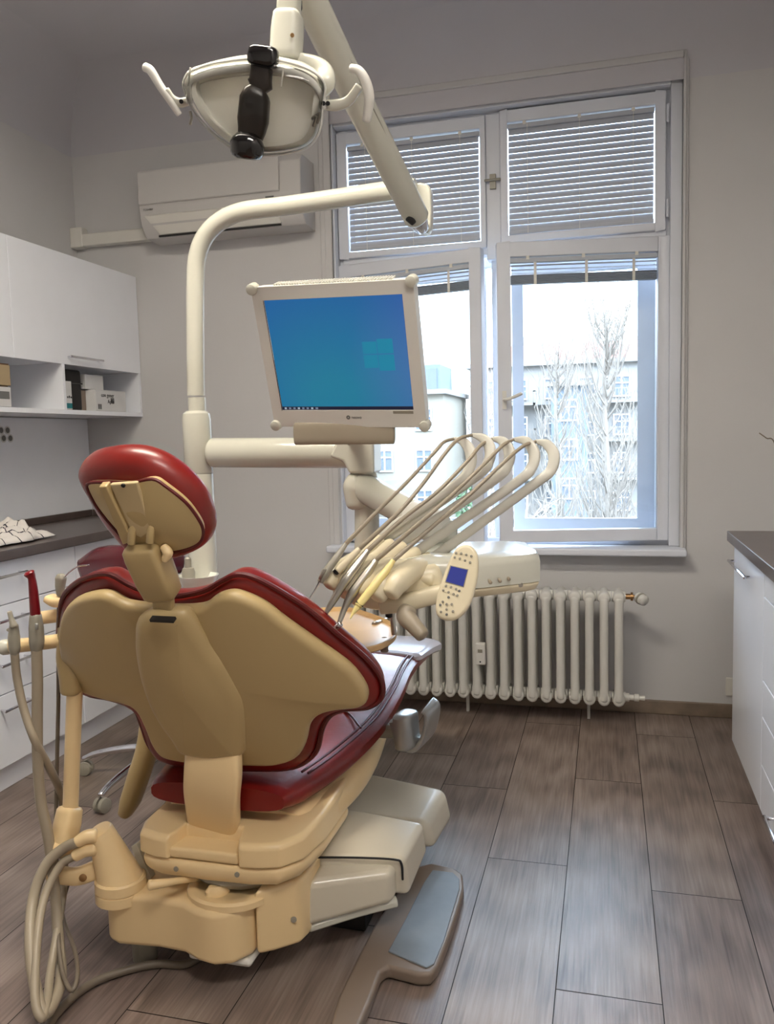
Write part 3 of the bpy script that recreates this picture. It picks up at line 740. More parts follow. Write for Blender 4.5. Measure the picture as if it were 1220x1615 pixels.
obj('wall_socket', BX(.50, .56, YB-.012, YB, .10, .18), M['plast'], bevel=.004, label='small white wall socket low behind the right cabinet', category='socket')
obj('waste_bin', LT([(.07, 0), (.08, .2), (.083, .205), (.076, .2), (.068, .01)], (.62, 3.52, .0), (0, 0, 1)), M['door_red'], label='red bin peeping out behind the right cabinet', category='bin')

# ------------------------------------------------------------------ dental chair
ch = thing('dental_chair', 'dental chair with cream shells and dark red upholstery seen from behind', 'dental chair', (-.85, 1.85, 0))
def loft_y(secs, n=26, pw=3.2, k=6):
    """secs: (y, cx, hw, ztop, thick)"""
    P = cr_spline([V((s[0], s[1], s[2])) for s in secs], k); Q = cr_spline([V((s[3], s[4], 0)) for s in secs], k)
    bm = bmesh.new(); rs = []
    m = len(P)
    for i, (a, b) in enumerate(zip(P, Q)):
        for s_ in ((.8, .93, 1) if i == 0 else (1, .93, .8) if i == m-1 else (1,)):
            ey = (1-s_)*.12*(-1 if i == 0 else 1); r = []
            for j in range(n):
                th = 2*math.pi*(j+.5)/n; c, s2 = math.cos(th), math.sin(th)
                r.append(V((a.y+(a.z*(1-(1-s_)*.3))*math.copysign(abs(c)**(2/pw), c), a.x+ey, b.x-b.y/2+b.y/2*s_*math.copysign(abs(s2)**(2/pw), s2))))
            rs.append(r)
    rings(bm, rs); return bm
# base body on the floor
base = [(-1.165, 1.66), (-1.155, 1.635), (-1.12, 1.622), (-1.02, 1.632), (-.95, 1.628), (-.905, 1.607), (-.86, 1.60), (-.82, 1.615), (-.79, 1.66), (-.785, 1.72), (-.785, 2.0), (-1.14, 1.95)]
bm = bmesh.new(); rings(bm, [[V((x, y, z)) for x, y in base] for z in (.075, .204)])
b0 = obj('base', bm, M['cream'], ch, bevel=.016, seg=4)
bm = bmesh.new(); rings(bm, [[V((x, y, z)) for x, y in [(-.782, 1.655), (-.745, 1.680), (-.698, 1.722), (-.69, 1.76), (-.69, 2.0), (-.782, 2.0)]] for z in (.078, .235)])
obj('base_side_cover', bm, M['cream'], ch, bevel=.012, seg=4)
bm = bmesh.new(); rings(bm, [[V((-.86+(r)*math.cos(a*math.pi/14), 1.70+r*.85*math.sin(a*math.pi/14), z)) for a in range(28)] for r, z in ((.105, .20), (.105, .214), (.098, .219), (.075, .219), (.07, .216))])
obj('pivot_disc', bm, M['cream'], ch)
obj('knob', LT([(.012, -.004), (.026, 0), (.026, .012), (.018, .022)], (-.875, 1.66, .216), (0, 0, 1), sx_=1.1, sy_=.7), M['cream'], b0)
obj('screw', LT([(.007, 0), (.007, .003)], at(463, 1450, Y=1.71), (.4, -1, 0), 12), M['greyp'], b0)
obj('column', LT([(.12, .0), (.12, .02), (.085, .03), (.085, .08)], (-.93, 1.85, 0), (0, 0, 1)), M['greyp'], ch, label='grey column below the base body')
obj('foot', LT([(.03, 0), (.032, .06), (.04, .078)], (-1.10, 1.70, 0), (0, 0, 1)), M['greyp'], ch)
obj('underside_tray', BX(-.95, -.79, 1.64, 1.9, .055, .075), M['plast'], ch, bevel=.01)
# seat carrier block
Q_ = at(335, 1290, Y=1.72)
bm = bmesh.new(); pr_ = [(-1.078, 1.69), (-1.06, 1.652), (-1.02, 1.638), (-.90, 1.634), (-.78, 1.638), (-.715, 1.652), (-.678, 1.70), (-.66, 1.80), (-.66, 2.0), (-1.08, 2.0)]
rings(bm, [[V((-.88+(x+.88)*s_, 1.8+(y-1.8)*s_, z)) for x, y in pr_] for s_, z in ((.90, .248), (1, .268), (1, .298))])
cr_ = obj('seat_carrier', bm, M['cream'], ch, bevel=.012, seg=4)
bm = bmesh.new(); pr2 = [(-1.08, 1.69), (-1.066, 1.650), (-1.02, 1.634), (-.985, 1.632), (-.975, 1.66), (-.97, 1.70), (-.825, 1.70), (-.815, 1.66), (-.805, 1.632), (-.76, 1.636), (-.712, 1.65), (-.672, 1.70), (-.655, 1.80), (-.655, 2.0), (-1.08, 2.0)]
def zt2(y): return .352+max(0, min(1, (y-1.66)/.2))*.022
rings(bm, [[V((x, y, .300)) for x, y in pr2], [V((x, y, zt2(y)-.006)) for x, y in pr2], [V((-.87+(x+.87)*.965, 1.82+(y-1.82)*.95, zt2(y)+.004)) for x, y in pr2]])
obj('carrier_lid', bm, M['cream'], cr_, bevel=.008, seg=3)
obj('ledge', BX(-.99, -.81, 1.64, 1.74, .300, .327), M['cream'], cr_, bevel=.008)
obj('slot', BX(-.985, -.815, 1.712, 1.80, .327, .345), M['dark'], cr_)
for x_, y_ in ((278, 1370), (374, 1379)): obj('plug', LT([(.006, 0), (.006, .003)], at(x_, y_, Y=1.637), (0, -1, 0), 12), M['greyp'], cr_)
obj('under_cover', LT([(.13, .0), (.15, .02), (.15, .03)], (-.86, 1.80, .222), (0, 0, 1)), M['greyp'], ch)
obj('black_plug', LT([(.008, 0), (.006, .004)], at(350, 1394, Y=1.66), (0, -1, 0), 12), M['ink'], cr_)
obj('release_lever', SW([at(236, 1396, Y=1.58), at(275, 1390, Y=1.62), at(318, 1384, Y=1.70)], [.012, .008, .007], seg=10), M['cream'], ch)
bm = prism([at(207, 1335, Y=1.7), at(215, 1330, Y=1.7), at(238, 1385, Y=1.7), at(228, 1398, Y=1.7)], (0, .02, 0)); obj('gusset', bm, M['pale'], ch)
# lift covers stepping away under the seat
def hexa(name, pts_b, pts_t, m, lab=None, bev=.018):
    bm = bmesh.new(); rings(bm, [[V(p) for p in pts_b], [V(p) for p in pts_t]]); return obj(name, bm, M[m], ch, bevel=bev, seg=5, label=lab)
hexa('lift_cover', [(-.705, 1.755, .092), (-.508, 1.862, .120), (-.508, 2.02, .13), (-.705, 2.02, .12)],
     [(-.698, 1.77, .202), (-.508, 1.862, .203), (-.505, 2.02, .225), (-.70, 2.02, .225)], 'cover')
hexa('lift_cover', [(-.700, 1.845, .15), (-.478, 1.905, .115), (-.462, 2.06, .16), (-.70, 2.07, .17)],
     [(-.700, 1.84, .232), (-.488, 1.892, .222), (-.468, 2.045, .250), (-.70, 2.08, .254)], 'cover')
hexa('lift_cover', [(-.76, 2.19, .10), (-.475, 2.21, .08), (-.455, 2.40, .09), (-.74, 2.43, .10)],
     [(-.76, 2.175, .180), (-.50, 2.20, .165), (-.475, 2.40, .190), (-.74, 2.44, .205)], 'cover', bev=.028)
bm = bmesh.new(); box(bm, -.72, -.60, 1.92, 2.36, .0, .14); obj('inner_frame', bm, M['dark'], ch, bevel=.004, label='inner frame coloured dark for the shade under the covers')  # shadow below the lift covers is put into this frame's dark colour
obj('black_gasket', SW([(-.70, 1.838, .231), (-.60, 1.858, .231), (-.51, 1.880, .225), (-.492, 1.888, .212), (-.490, 1.89, .17)], .003, seg=6), M['ink'], ch)
obj('lower_trim', SW([(-.70, 1.785, .085), (-.60, 1.845, .10), (-.51, 1.89, .112)], .016, .012, seg=10, pw=3), M['pale'], ch)
# foot plate with rubber mat on the floor
fpz = lambda L, z: [at(x, y, Z=z) for x, y in L]
pl = [(505, 1665), (522, 1610), (533, 1571), (564, 1507), (590, 1457), (612, 1425), (640, 1385), (659, 1366), (680, 1360), (716, 1368), (729, 1377), (731, 1400), (722, 1435), (705, 1484), (690, 1522), (680, 1535), (660, 1536), (612, 1524), (600, 1532), (583, 1579), (568, 1613), (552, 1665)]
P_ = fpz(pl, .034); bm = bmesh.new()
rings(bm, [[V((p.x, p.y, .002)) for p in P_], [V((p.x, p.y, .034)) for p in P_]])
fp = obj('foot_plate', bm, M['taupe'], ch, bevel=.009, seg=4)
pm = [(612, 1500), (640, 1448), (668, 1392), (682, 1372), (714, 1376), (724, 1386), (724, 1402), (700, 1482), (684, 1520), (672, 1526)]
P_ = fpz(pm, .037); bm = bmesh.new(); rings(bm, [[V((p.x, p.y, z)) for p in P_] for z in (.033, .0375)])
obj('rubber_mat', bm, M['rubber'], fp, bevel=.002)
# seat pan and cushion
obj('seat_pan', loft_y([(1.80, -.88, .205, .385, .09), (1.95, -.87, .225, .39, .11), (2.12, -.86, .235, .42, .13), (2.3, -.85, .22, .45, .10), (2.6, -.84, .17, .48, .05), (2.85, -.83, .12, .45, .03)]), M['cream'], ch)
sc = obj('seat_cushion', loft_y([(1.745, -.90, .185, .455, .070), (1.80, -.895, .200, .462, .088), (1.95, -.885, .238, .470, .088), (2.12, -.875, .272, .495, .085), (2.30, -.865, .275, .527, .08), (2.48, -.855, .258, .552, .075), (2.64, -.85, .250, .548, .07), (2.90, -.84, .225, .51, .06)], k=8), M['red'], ch)
sm = [(1.80, -.695, .4625), (1.95, -.66, .468), (2.12, -.618, .492), (2.30, -.606, .5235), (2.46, -.612, .546), (2.60, -.618, .545)]
obj('seam', SW([(x, y, z) for y, x, z in sm], .0035, seg=6), M['redseam'], sc)
obj('seam', SW([(x-.016, y, z+.002) for y, x, z in sm], .0035, seg=6), M['redseam'], sc)
obj('seam', SW([(-1.02, 2.12, .494), (-.87, 2.19, .507), (-.72, 2.15, .50), (-.64, 2.06, .486)], .003, seg=6), M['redseam'], sc)
obj('leg_rest_cover', loft_y([(2.60, -.84, .250, .562, .05), (2.75, -.835, .252, .553, .06), (2.93, -.83, .240, .525, .07), (2.99, -.83, .22, .505, .06)]), M['satin'], ch, label='clear plastic cover over the foot end')
# right side handle loop
Ya = 2.16
pts = [at(x, y, Y=Ya) for x, y in ((628, 1130), (636, 1152), (646, 1168), (660, 1172), (673, 1160), (680, 1138), (681, 1120), (674, 1112))]
hd = obj('side_handle', SW(pts, [.012, .013, .013, .011, .009, .008, .0075, .007], [.045]*8, up=V((.25, 1, .1)), pw=3.5, seg=18), M['silver'], ch, label='silver grey curved side handle')
pts = [at(x, y, Y=Ya-.03) for x, y in ((639, 1128), (640, 1150), (643, 1174))]
obj('handle_hub', SW(pts, [.0265, .029, .026], [.045]*3, up=V((.25, 1, .1)), pw=3, seg=18), M['silver'], hd)
obj('mount', BX(-.66, -.54, 2.16, 2.22, .42, .46), M['greyp'], ch, bevel=.01)
# left armrest hanging down
pts = [at(x, y, Y=1.98) for x, y in ((236, 1140), (232, 1180), (220, 1220), (206, 1262), (198, 1282))]
obj('armrest', SW(pts, [.022, .027, .028, .026, .018], [.034, .036, .036, .034, .026], up=V((0, 1, 0)), pw=2.6, seg=18), M['creamd'], ch, label='cream armrest hanging down on the left')
obj('armrest_bracket', SW([at(232, 1150, Y=1.99), (-1.10, 1.99, .44)], .014, seg=10), M['greyp'], ch)

# backrest
EB = 62
SB = Surf(at(337, 1190, Y=1.67), 2, EB, k=.42, s0=-.02)
shell_px = [(151, 934), (173, 936), (198, 949), (230, 954), (281, 957), (321, 953), (343, 938), (372, 934), (414, 951), (453, 980), (503, 1015), (552, 1050), (577, 1082), (580, 1102), (567, 1112), (532, 1116), (505, 1124), (490, 1141), (483, 1170), (468, 1192), (434, 1203), (387, 1203), (335, 1202), (281, 1196), (257, 1188), (242, 1170), (230, 1141), (217, 1116), (198, 1106), (160, 1097), (124, 1082), (104, 1052), (97, 1022), (95, 996), (102, 964), (121, 943)]
cush_px = [(153, 906), (176, 907), (203, 922), (232, 933), (276, 940), (321, 932), (350, 916), (375, 906), (406, 913), (453, 939), (490, 964), (532, 1000), (576, 1037), (599, 1067), (604, 1090), (597, 1106), (578, 1116), (542, 1119), (520, 1129), (508, 1150), (500, 1182), (481, 1202), (450, 1212), (390, 1213), (335, 1212), (281, 1205), (252, 1195), (234, 1173), (223, 1143), (210, 1116), (173, 1102), (134, 1093), (104, 1064), (94, 1032), (92, 1000), (95, 959), (103, 936), (125, 916)]
bk = obj('backrest_cushion', pillow(SB, cush_px, -.068, .026, .045, .03, c=(330, 1060), domeb=.02, pxw=-.062), M['red'], ch)
bs = obj('backrest_shell', pillow(SB, shell_px, -.022, .016, .022, .014, c=(330, 1060), dome=.012, pxw=-.022), M['creamd'], ch, ang=60)
def rim(sf, L, w, r, m, par, nm='piping'):
    P = cr_spline([V((*sf.px(x, y, w), 0)) for x, y in L], 4, True); P = [sf.p(p.x, p.y, w) for p in P]
    bm = bmesh.new(); n = len(P); rs = []; pv = sf.n
    for i in range(n):
        t = (P[(i+1) % n]-P[i-1]).normalized(); a = (pv-t*pv.dot(t)).normalized(); b = t.cross(a)
        rs.append([P[i]+a*r*math.cos(j*math.pi/4)+b*r*math.sin(j*math.pi/4) for j in range(8)])
    vs = rings(bm, rs, caps=False)
    for j in range(8): bm.faces.new((vs[-1][j], vs[-1][(j+1) % 8], vs[0][(j+1) % 8], vs[0][j]))
    return obj(nm, bm, M[m], par)
rim(SB, cush_px, -.052, .006, 'redd', bk)
spine_px = [(226, 968), (240, 962), (262, 961), (290, 963), (303, 972), (315, 990), (333, 1018), (352, 1042), (372, 1072), (386, 1100), (388, 1135), (386, 1170), (384, 1188), (360, 1193), (335, 1194), (305, 1191), (284, 1184), (270, 1163), (252, 1138), (236, 1108), (223, 1070), (215, 1030), (214, 995), (217, 977)]
sp_o = obj('spine_cover', pillow(Surf(SB.o, 2, EB, k=.9, s0=-.07), spine_px, .018, .022, .03, .03, c=(300, 1080), dome=.012, pxw=.022), M['creamd'], ch, ang=60)
bm = bmesh.new()
tp = Surf(SB.o, 2, EB)
c0, c1 = tp.px(240, 970, .036), tp.px(275, 974, .036)
box(bm, c0[0]-.002, c1[0]+.002, c0[1]-.009, c0[1]-.003, .034, .047, M=frame(tp.o, tp.r, tp.u, tp.n)); obj('post_slot', bm, M['dark'], sp_o)
# bracket curving down into the carrier
pts = [at(337, 1180, Y=1.655), at(336, 1215, Y=1.652), at(334, 1250, Y=1.665), at(336, 1285, Y=1.70), at(338, 1318, Y=1.745)]
obj('backrest_bracket', SW(pts, [.066, .068, .067, .066, .064], [.020]*5, up=V((0, 1, .2)), pw=5, seg=24), M['cream'], ch)

# headrest
SHp = Surf(at(232, 850, Y=1.40), 0, 58, k=.9, s0=0, kt=.6)
cu = [(122, 742), (136, 724), (165, 715), (205, 713), (240, 721), (272, 738), (300, 762), (322, 790), (334, 822), (333, 848), (318, 865), (290, 878), (262, 882), (235, 880), (207, 872), (180, 845), (155, 812), (137, 780), (125, 758)]
wh = [(138, 764), (168, 761), (205, 762), (240, 756), (262, 768), (292, 792), (312, 818), (320, 838), (314, 856), (292, 867), (262, 872), (235, 872), (208, 862), (184, 838), (162, 812), (147, 790)]
hc = obj('headrest_cushion', pillow(SHp, cu, -.045, .036, .040, .036, c=(232, 800), domeb=.01, pxw=-.03), M['red'], ch)
hs_ = obj('headrest_cover', pillow(SHp, wh, -.006, .006, .01, .005, c=(232, 815), dome=.012, pxw=.0), M['creamd'], ch, ang=60)
rim(SHp, wh, -.004, .004, 'redd', hs_, 'edge_gap')
# channel on the cover
A_, B_, C_, D_ = [SHp.px(x, y, .012) for x, y in ((158, 768), (215, 762), (245, 850), (205, 865))]
bm = bmesh.new(); W_ = .020
def wv(a, b, w): return SHp.p(a, b, w)
chn = [(158, 764), (170, 763), (212, 850), (196, 856)]
rings(bm, [[wv(*SHp.px(x, y, .01), w) for x, y in chn] for w in (.0, .018)]); obj('cover_rib', bm, M['creamd'], hs_, bevel=.003)
chn = [(172, 765), (215, 762), (238, 838), (222, 850), (208, 843)]
rings(bm2 := bmesh.new(), [[wv(*SHp.px(x, y, .014), w) for x, y in chn] for w in (.004, .013)]); obj('channel', bm2, mat('cream_channel', (.76, .68, .52), .45), hs_, bevel=.003)
obj('screw', LT([(.004, 0), (.004, .003)], wv(*SHp.px(194, 766, .014), .012), SHp.n, 10), M['ink'], hs_)
# yoke, post
yk = [at(x, y, Y=1.375) for x, y in ((207, 858), (208, 838), (212, 826), (232, 824), (238, 830), (236, 856))]
obj('headrest_yoke', SW(yk, .0055, .008, seg=8, smooth=False), M['creamd'], ch)
pb, ptp = at(256, 934, Y=1.455), at(226, 862, Y=1.405)
SP = (ptp-pb).normalized()
po_ = obj('headrest_post', SW([pb-SP*.002, pb+SP*.03, ptp-SP*.02, ptp], [.034, .036, .037, .036], [.026, .030, .032, .030], up=V((0, -1, -.3)), pw=6, seg=24, smooth=False), M['creamd'], ch)
obj('post_tongue', SW([at(259, 972, Y=1.462), at(257, 936, Y=1.452)], .0215, .010, up=V((0, -1, -.3)), pw=6, seg=16), M['creamd'], ch)
for x, y in ((267, 898), (268, 912)): obj('screw', LT([(.0035, 0), (.0035, .004)], at(x+.0, y, Y=1.44), (.9, -.5, 0), 8), M['ink'], po_)
for x, y in ((230, 858+28), (268, 928)): pass
obj('lock_knob', SW([at(258, 862, Y=1.40), at(264, 872, Y=1.40), at(259, 884, Y=1.40)], [.008, .011, .006], seg=12), M['cream'], ch, label='small cream locking knob')

# ------------------------------------------------------------------ assistant arm and its hoses at the left
aa = thing('assistant_arm', 'cream swing arm with hose outlets standing on the left end of the chair base', 'instrument arm', (-1.13, 1.70, .2))
cb, ct = at(191, 1405, Y=1.66), at(158, 1312, Y=1.64)
axd = (ct-cb).normalized(); Lc = (ct-cb).length
obj('pivot_ring', LT([(.060, -.045), (.060, -.022), (.057, -.020), (.060, -.018), (.060, .004), (.056, .008)], (cb.x, cb.y, .222), (0, 0, 1)), M['cream'], aa)
bm = bmesh.new(); rs = []
for i in range(9):
    f = i/8; c = V((cb.x, cb.y, .225)).lerp(ct, f); r = .055-.024*f**.8; ax = V((0, 0, 1)).lerp(axd+V((-.1, -.25, .1)), f).normalized()
    a = V((1, 0, 0)); a = (a-ax*a.dot(ax)).normalized(); b = ax.cross(a)
    rs.append([c+a*r*math.cos(j*math.pi/12)+b*r*math.sin(j*math.pi/12) for j in range(24)])
axe = ax; rs.append([c+axe*.006+(p-c)*.9 for p in rs[-1]]); rs.append([c+axe*.008+(p-c)*.4 for p in rs[-2]])
rings(bm, rs); obj('cone', bm, M['cream'], aa)
for (x, y), (x2, y2) in (((150, 1318), (122, 1328)), ((150, 1338), (118, 1350))):
    obj('hose_outlet', SW([at(x, y, Y=1.62), at((x+x2)/2, (y+y2)/2-3, Y=1.61), at(x2, y2, Y=1.60)], [.017, .016, .0135], seg=14), M['cream'], aa)
obj('link', SW([at(78, 1378, Y=1.62), at(120, 1382, Y=1.62), at(150, 1372, Y=1.64)], [.020, .021, .022], [.012]*3, up=V((0, 1, 0)), pw=4, seg=16), M['cream'], aa)
obj('bolt', LT([(.009, 0), (.009, .003), (.006, .005)], at(131, 1384, Y=1.605), (.3, -1, .1), 14), M['brass'], aa)
jt = at(103, 1300, Y=1.64)
obj('joint', SW([at(100, 1348, Y=1.62), at(102, 1325, Y=1.63), at(106, 1300, Y=1.64), at(110, 1277, Y=1.65)], [.020, .026, .028, .026], [.022, .026, .028, .026], pw=3.5, seg=18), M['cream'], aa)
obj('joint', SW([at(80, 1335, Y=1.61), at(108, 1335, Y=1.62)], .017, seg=16), M['cream'], aa)
obj('pole', SW([at(111, 1280, Y=1.65), at(118, 1080, Y=1.66)], .0185, seg=18, dome=False), M['cream'], aa)
obj('pole_head', SW([at(113, 1090, Y=1.655), at(112, 1060, Y=1.655), at(108, 1035, Y=1.655), at(108, 990, Y=1.655)], [.024, .027, .026, .022], pw=2.6, seg=18), M['creamd'], aa)
obj('holder_bar', SW([at(7, 1020, Y=1.62), at(50, 1016, Y=1.63), at(112, 1008, Y=1.655)], .0165, seg=16), M['cream'], aa)
obj('end_cap', SW([at(4, 1021, Y=1.615), at(13, 1020, Y=1.62)], .0185, seg=16), M['pale'], aa)
obj('upper_bar', SW([at(61, 975, Y=1.72), at(112, 968, Y=1.72)], .0165, seg=16), M['cream'], aa)
obj('tool_rest', SW([at(78, 943, Y=1.70), at(90, 948, Y=1.70), at(112, 948, Y=1.70)], [.010, .014, .014], [.022]*3, up=V((0, 1, 0)), pw=3, seg=16), M['cream'], aa)
def pts_at(L, Y0, Y1=None):
    n = len(L); Y1 = Y0 if Y1 is None else Y1
    return [at(x, y, Y=Y0+(Y1-Y0)*i/(n-1)) for i, (x, y) in enumerate(L)]
# suction handpieces and syringe held by the arm
t = thing('suction_handpiece', 'thick suction handpiece with a dark red nozzle on the left holder bar', 'handpiece', tuple(at(58, 1000, Y=1.60)))
obj('nozzle', SW(pts_at([(46, 904), (50, 912), (53, 935), (56, 972)], 1.59, 1.60), [.0125, .0085, .0105, .012], seg=14), M['door_red'], t, label='dark red nozzle')
obj('body', SW(pts_at([(56, 970), (57, 990), (58, 1012), (58, 1024)], 1.60), [.0125, .0155, .016, .013], pw=2.6, seg=14), M['greyp'], t)
obj('slider', SW(pts_at([(58, 984), (58, 992)], 1.583), .004, seg=8), M['silver'], t)
obj('hose', SW([at(x, y, Y=Y_) for x, y, Y_ in ((58, 1024, 1.60), (59, 1080, 1.60), (59, 1180, 1.60), (64, 1260, 1.60), (76, 1320, 1.60), (86, 1400, 1.60), (92, 1480, 1.56), (96, 1520, 1.53), (95, 1552, 1.48), (86, 1578, 1.44), (72, 1598, 1.40), (60, 1575, 1.41), (48, 1500, 1.46), (52, 1420, 1.54), (72, 1365, 1.58), (100, 1338, 1.60), (122, 1328, 1.60))], .0125, seg=12), M['hose'], t, label='grey suction hose')
t = thing('suction_handpiece', 'slim grey saliva ejector handpiece at the outer end of the left holder bar', 'handpiece', tuple(at(22, 1000, Y=1.58)))
obj('nozzle', SW(pts_at([(15, 965), (18, 976), (22, 988)], 1.58), [.0055, .006, .009], seg=10), M['greyp'], t)
obj('body', SW(pts_at([(22, 986), (22, 1005), (23, 1022), (23, 1032)], 1.585), [.009, .0125, .012, .009], pw=2.6, seg=12), M['greyp'], t)
obj('valve_lever', SW(pts_at([(12, 993), (17, 996)], 1.58), .0035, seg=8), M['greyp'], t)
obj('hose', SW([at(x, y, Y=Y_) for x, y, Y_ in ((23, 1030, 1.585), (27, 1070, 1.59), (38, 1120, 1.59), (56, 1170, 1.59), (80, 1215, 1.64), (95, 1250, 1.70), (102, 1300, 1.71), (100, 1400, 1.66), (90, 1470, 1.56), (80, 1530, 1.49), (74, 1580, 1.42), (66, 1606, 1.38), (55, 1570, 1.40), (60, 1470, 1.49), (72, 1410, 1.55), (95, 1365, 1.59), (118, 1350, 1.60))], .0095, seg=12), M['hose'], t, label='slim grey hose')
t = thing('air_syringe', 'small air and water syringe with bent metal tip on the tool rest', 'syringe', tuple(at(96, 930, Y=1.69)))
obj('body', SW(pts_at([(95, 938), (95, 925), (96, 912), (96, 907)], 1.69), [.008, .0105, .012, .009], pw=3, seg=12), M['greyp'], t)
obj('tip', SW(pts_at([(101, 910), (112, 900), (124, 893), (140, 891)], 1.69), .0018, seg=8), M['chrome'], t, label='bent metal tip')
obj('hose', SW([at(x, y, Y=Y_) for x, y, Y_ in ((93, 955, 1.71), (92, 1010, 1.70), (92, 1100, 1.70), (90, 1200, 1.70), (88, 1330, 1.68), (94, 1400, 1.66), (100, 1450, 1.64), (118, 1500, 1.55), (122, 1540, 1.48), (112, 1562, 1.45), (98, 1530, 1.49), (92, 1470, 1.56), (100, 1420, 1.66), (110, 1385, 1.68))], .005, seg=10), M['hosed'], t, label='thin dark hose')
obj('floor_hose', SW([(-.93, 1.80, .02), at(300, 1518, Z=.011), at(250, 1520, Z=.011), at(200, 1530, Z=.011), at(150, 1548, Z=.011), at(112, 1575, Z=.011), at(80, 1612, Z=.011), at(64, 1660, Z=.011)], .010, seg=10), M['hosed'],
    label='brown hose curving across the floor from under the chair to the lower left', category='hose')

# ------------------------------------------------------------------ stool behind the chair
sx0, sy0 = -1.62, 2.70
t = thing('operator_stool', 'dark red stool with chrome star base standing behind the dental chair', 'stool', (sx0, sy0, 0))
for i in range(5):
    a = math.radians(187+72*i); d = V((math.cos(a), math.sin(a), 0)); c = V((sx0, sy0, 0))
    l = obj('leg', SW([c+V((0, 0, .115)), c+d*.14+V((0, 0, .11)), c+d*.27+V((0, 0, .085)), c+d*.325+V((0, 0, .062))], [.016, .014, .012, .011], seg=12), M['chrome'], t)
    p = c+d*.32; s_ = V((-d.y, d.x, 0))
    bm = bmesh.new(); lathe(bm, [(.02, -.020), (.026, -.018), (.026, -.005), (.008, -.004), (.008, .004), (.026, .005), (.026, .018), (.02, .020)], p+V((0, 0, .0265)), s_, 18); obj('caster', bm, M['greyp'], l)
obj('gas_lift', LT([(.03, .09), (.03, .25), (.016, .26), (.016, .46)], (sx0, sy0, 0), (0, 0, 1)), M['chrome'], t)
obj('seat', LT([(.06, .455), (.17, .46), (.195, .475), (.2, .50), (.19, .53), (.15, .545), (.05, .548)], (sx0, sy0, 0), (0, 0, 1), 32), M['red'], t)
bp = [at(x, y, Y=Y_) for x, y, Y_ in ((136, 902, 2.46), (165, 888, 2.44), (205, 886, 2.44), (250, 884, 2.47), (282, 886, 2.54))]
obj('backrest', SW(bp, [.030, .036, .036, .034, .028], [.05, .058, .056, .052, .042], up=V((0, 0, 1)), pw=2.8, seg=20), mat('aubergine_vinyl', (.34, .10, .14), .25, bump=.05, coat=.3), t, label='shiny dark red curved backrest')
obj('back_support', SW([(sx0, sy0-.02, .47), (sx0, sy0-.22, .48), (-1.56, 2.46, .6), (-1.56, 2.47, .86)], .012, seg=10), M['chrome'], t)

# ------------------------------------------------------------------ spittoon
t = thing('spittoon', 'small clear rinse bowl with grey filler spout between headrest and column', 'spittoon', (-1.2, 2.2, 0))
bc = at(312, 913, Y=2.20)
obj('bowl', LT([(.02, -.035), (.045, -.025), (.058, 0), (.062, .012), (.058, .012), (.052, 0), (.035, -.018), (.01, -.024)], bc, (0, 0, 1), 28), M['bowl'], t)
obj('stand', LT([(.05, -bc.z), (.05, -.25), (.03, -.05), (.028, -.03)], (bc.x, bc.y, bc.z), (0, 0, 1)), M['pale'], t)
c = at(297, 902, Y=2.20)
obj('filler_spout', LT([(.018, -.05), (.020, 0), (.016, .012), (.010, .014), (.010, .04), (.006, .045)], c, (0, 0, 1), 18), M['greyp'], t)

# ------------------------------------------------------------------ equipment column with swing arms
YC = 2.28
t = thing('equipment_column', 'tall off-white column with curved upper tube and thick horizontal arm beside the chair', 'column', (-1.19, YC, 0))
cx_ = at(317, 820, Y=YC).x
z1 = at(317, 745, Y=YC).z; z0_ = at(317, 648, Y=YC).z
obj('lower_column', LT([(.060, 0), (.060, .02), (.0425, .025), (.0425, z1-.004)], (cx_, YC, 0), (0, 0, 1), 32), M['pale'], t)
obj('collar', LT([(.041, z1-.003), (.043, z1), (.043, z0_-.025), (.040, z0_-.008), (.030, z0_)], (cx_, YC, 0), (0, 0, 1), 32), M['pale'], t)
zs_ = at(309, 626, Y=YC).z
c2 = at(309, 600, Y=YC).x
obj('upper_tube_base', LT([(.0265, z0_-.01), (.0265, zs_-.002)], (c2, YC, 0), (0, 0, 1), 28), M['pale'], t)
L = [(309, 624), (308, 540), (308, 450), (311, 405), (324, 372), (350, 347), (385, 333), (440, 326), (520, 315), (600, 303), (655, 297)]
P_ = pts_at(L, YC, YC-.03)
obj('upper_tube', SW(P_, .0265, seg=20, dome=False), M['pale'], t)
# arm end plate
e0 = at(655, 300, Y=YC-.035)
bm = prism([at(x, y, Y=YC-.01) for x, y in ((640, 300), (648, 290), (662, 287), (674, 290), (679, 298), (680, 335), (679, 358), (674, 368), (664, 366), (650, 345))], (0, .035, 0)); obj('end_plate', bm, M['pale'], t, bevel=.006)
# horizontal arm
h0, h1 = at(336, 714, Y=YC), at(556, 714, Y=YC)
arm_ = obj('swing_arm', SW([h0, h1], .042, .0445, seg=26), M['pale'], t)
p0, p1 = at(540, 690, Y=YC), at(596, 746, Y=YC)
bm = bmesh.new(); pr_ = [(p0.x+.0, p0.z), (p1.x, p0.z), (p1.x, p1.z), (p0.x+.03, p1.z), (p0.x+.012, p1.z+.035), (p0.x-.03, p1.z+.05)]
rings(bm, [[V((x, YC-.045, z)) for x, z in pr_], [V((x, YC+.045, z)) for x, z in pr_]]); obj('arm_end', bm, M['pale'], t, bevel=.010)
pt, pbm = at(578, 752, Y=YC), at(578, 880, Y=YC)
obj('drop_post', SW([(pt.x, YC, p1.z+.0), (pt.x, YC, pt.z-.06), (pbm.x, YC, pbm.z)], [.030, .036, .036], seg=24), M['pale'], t)
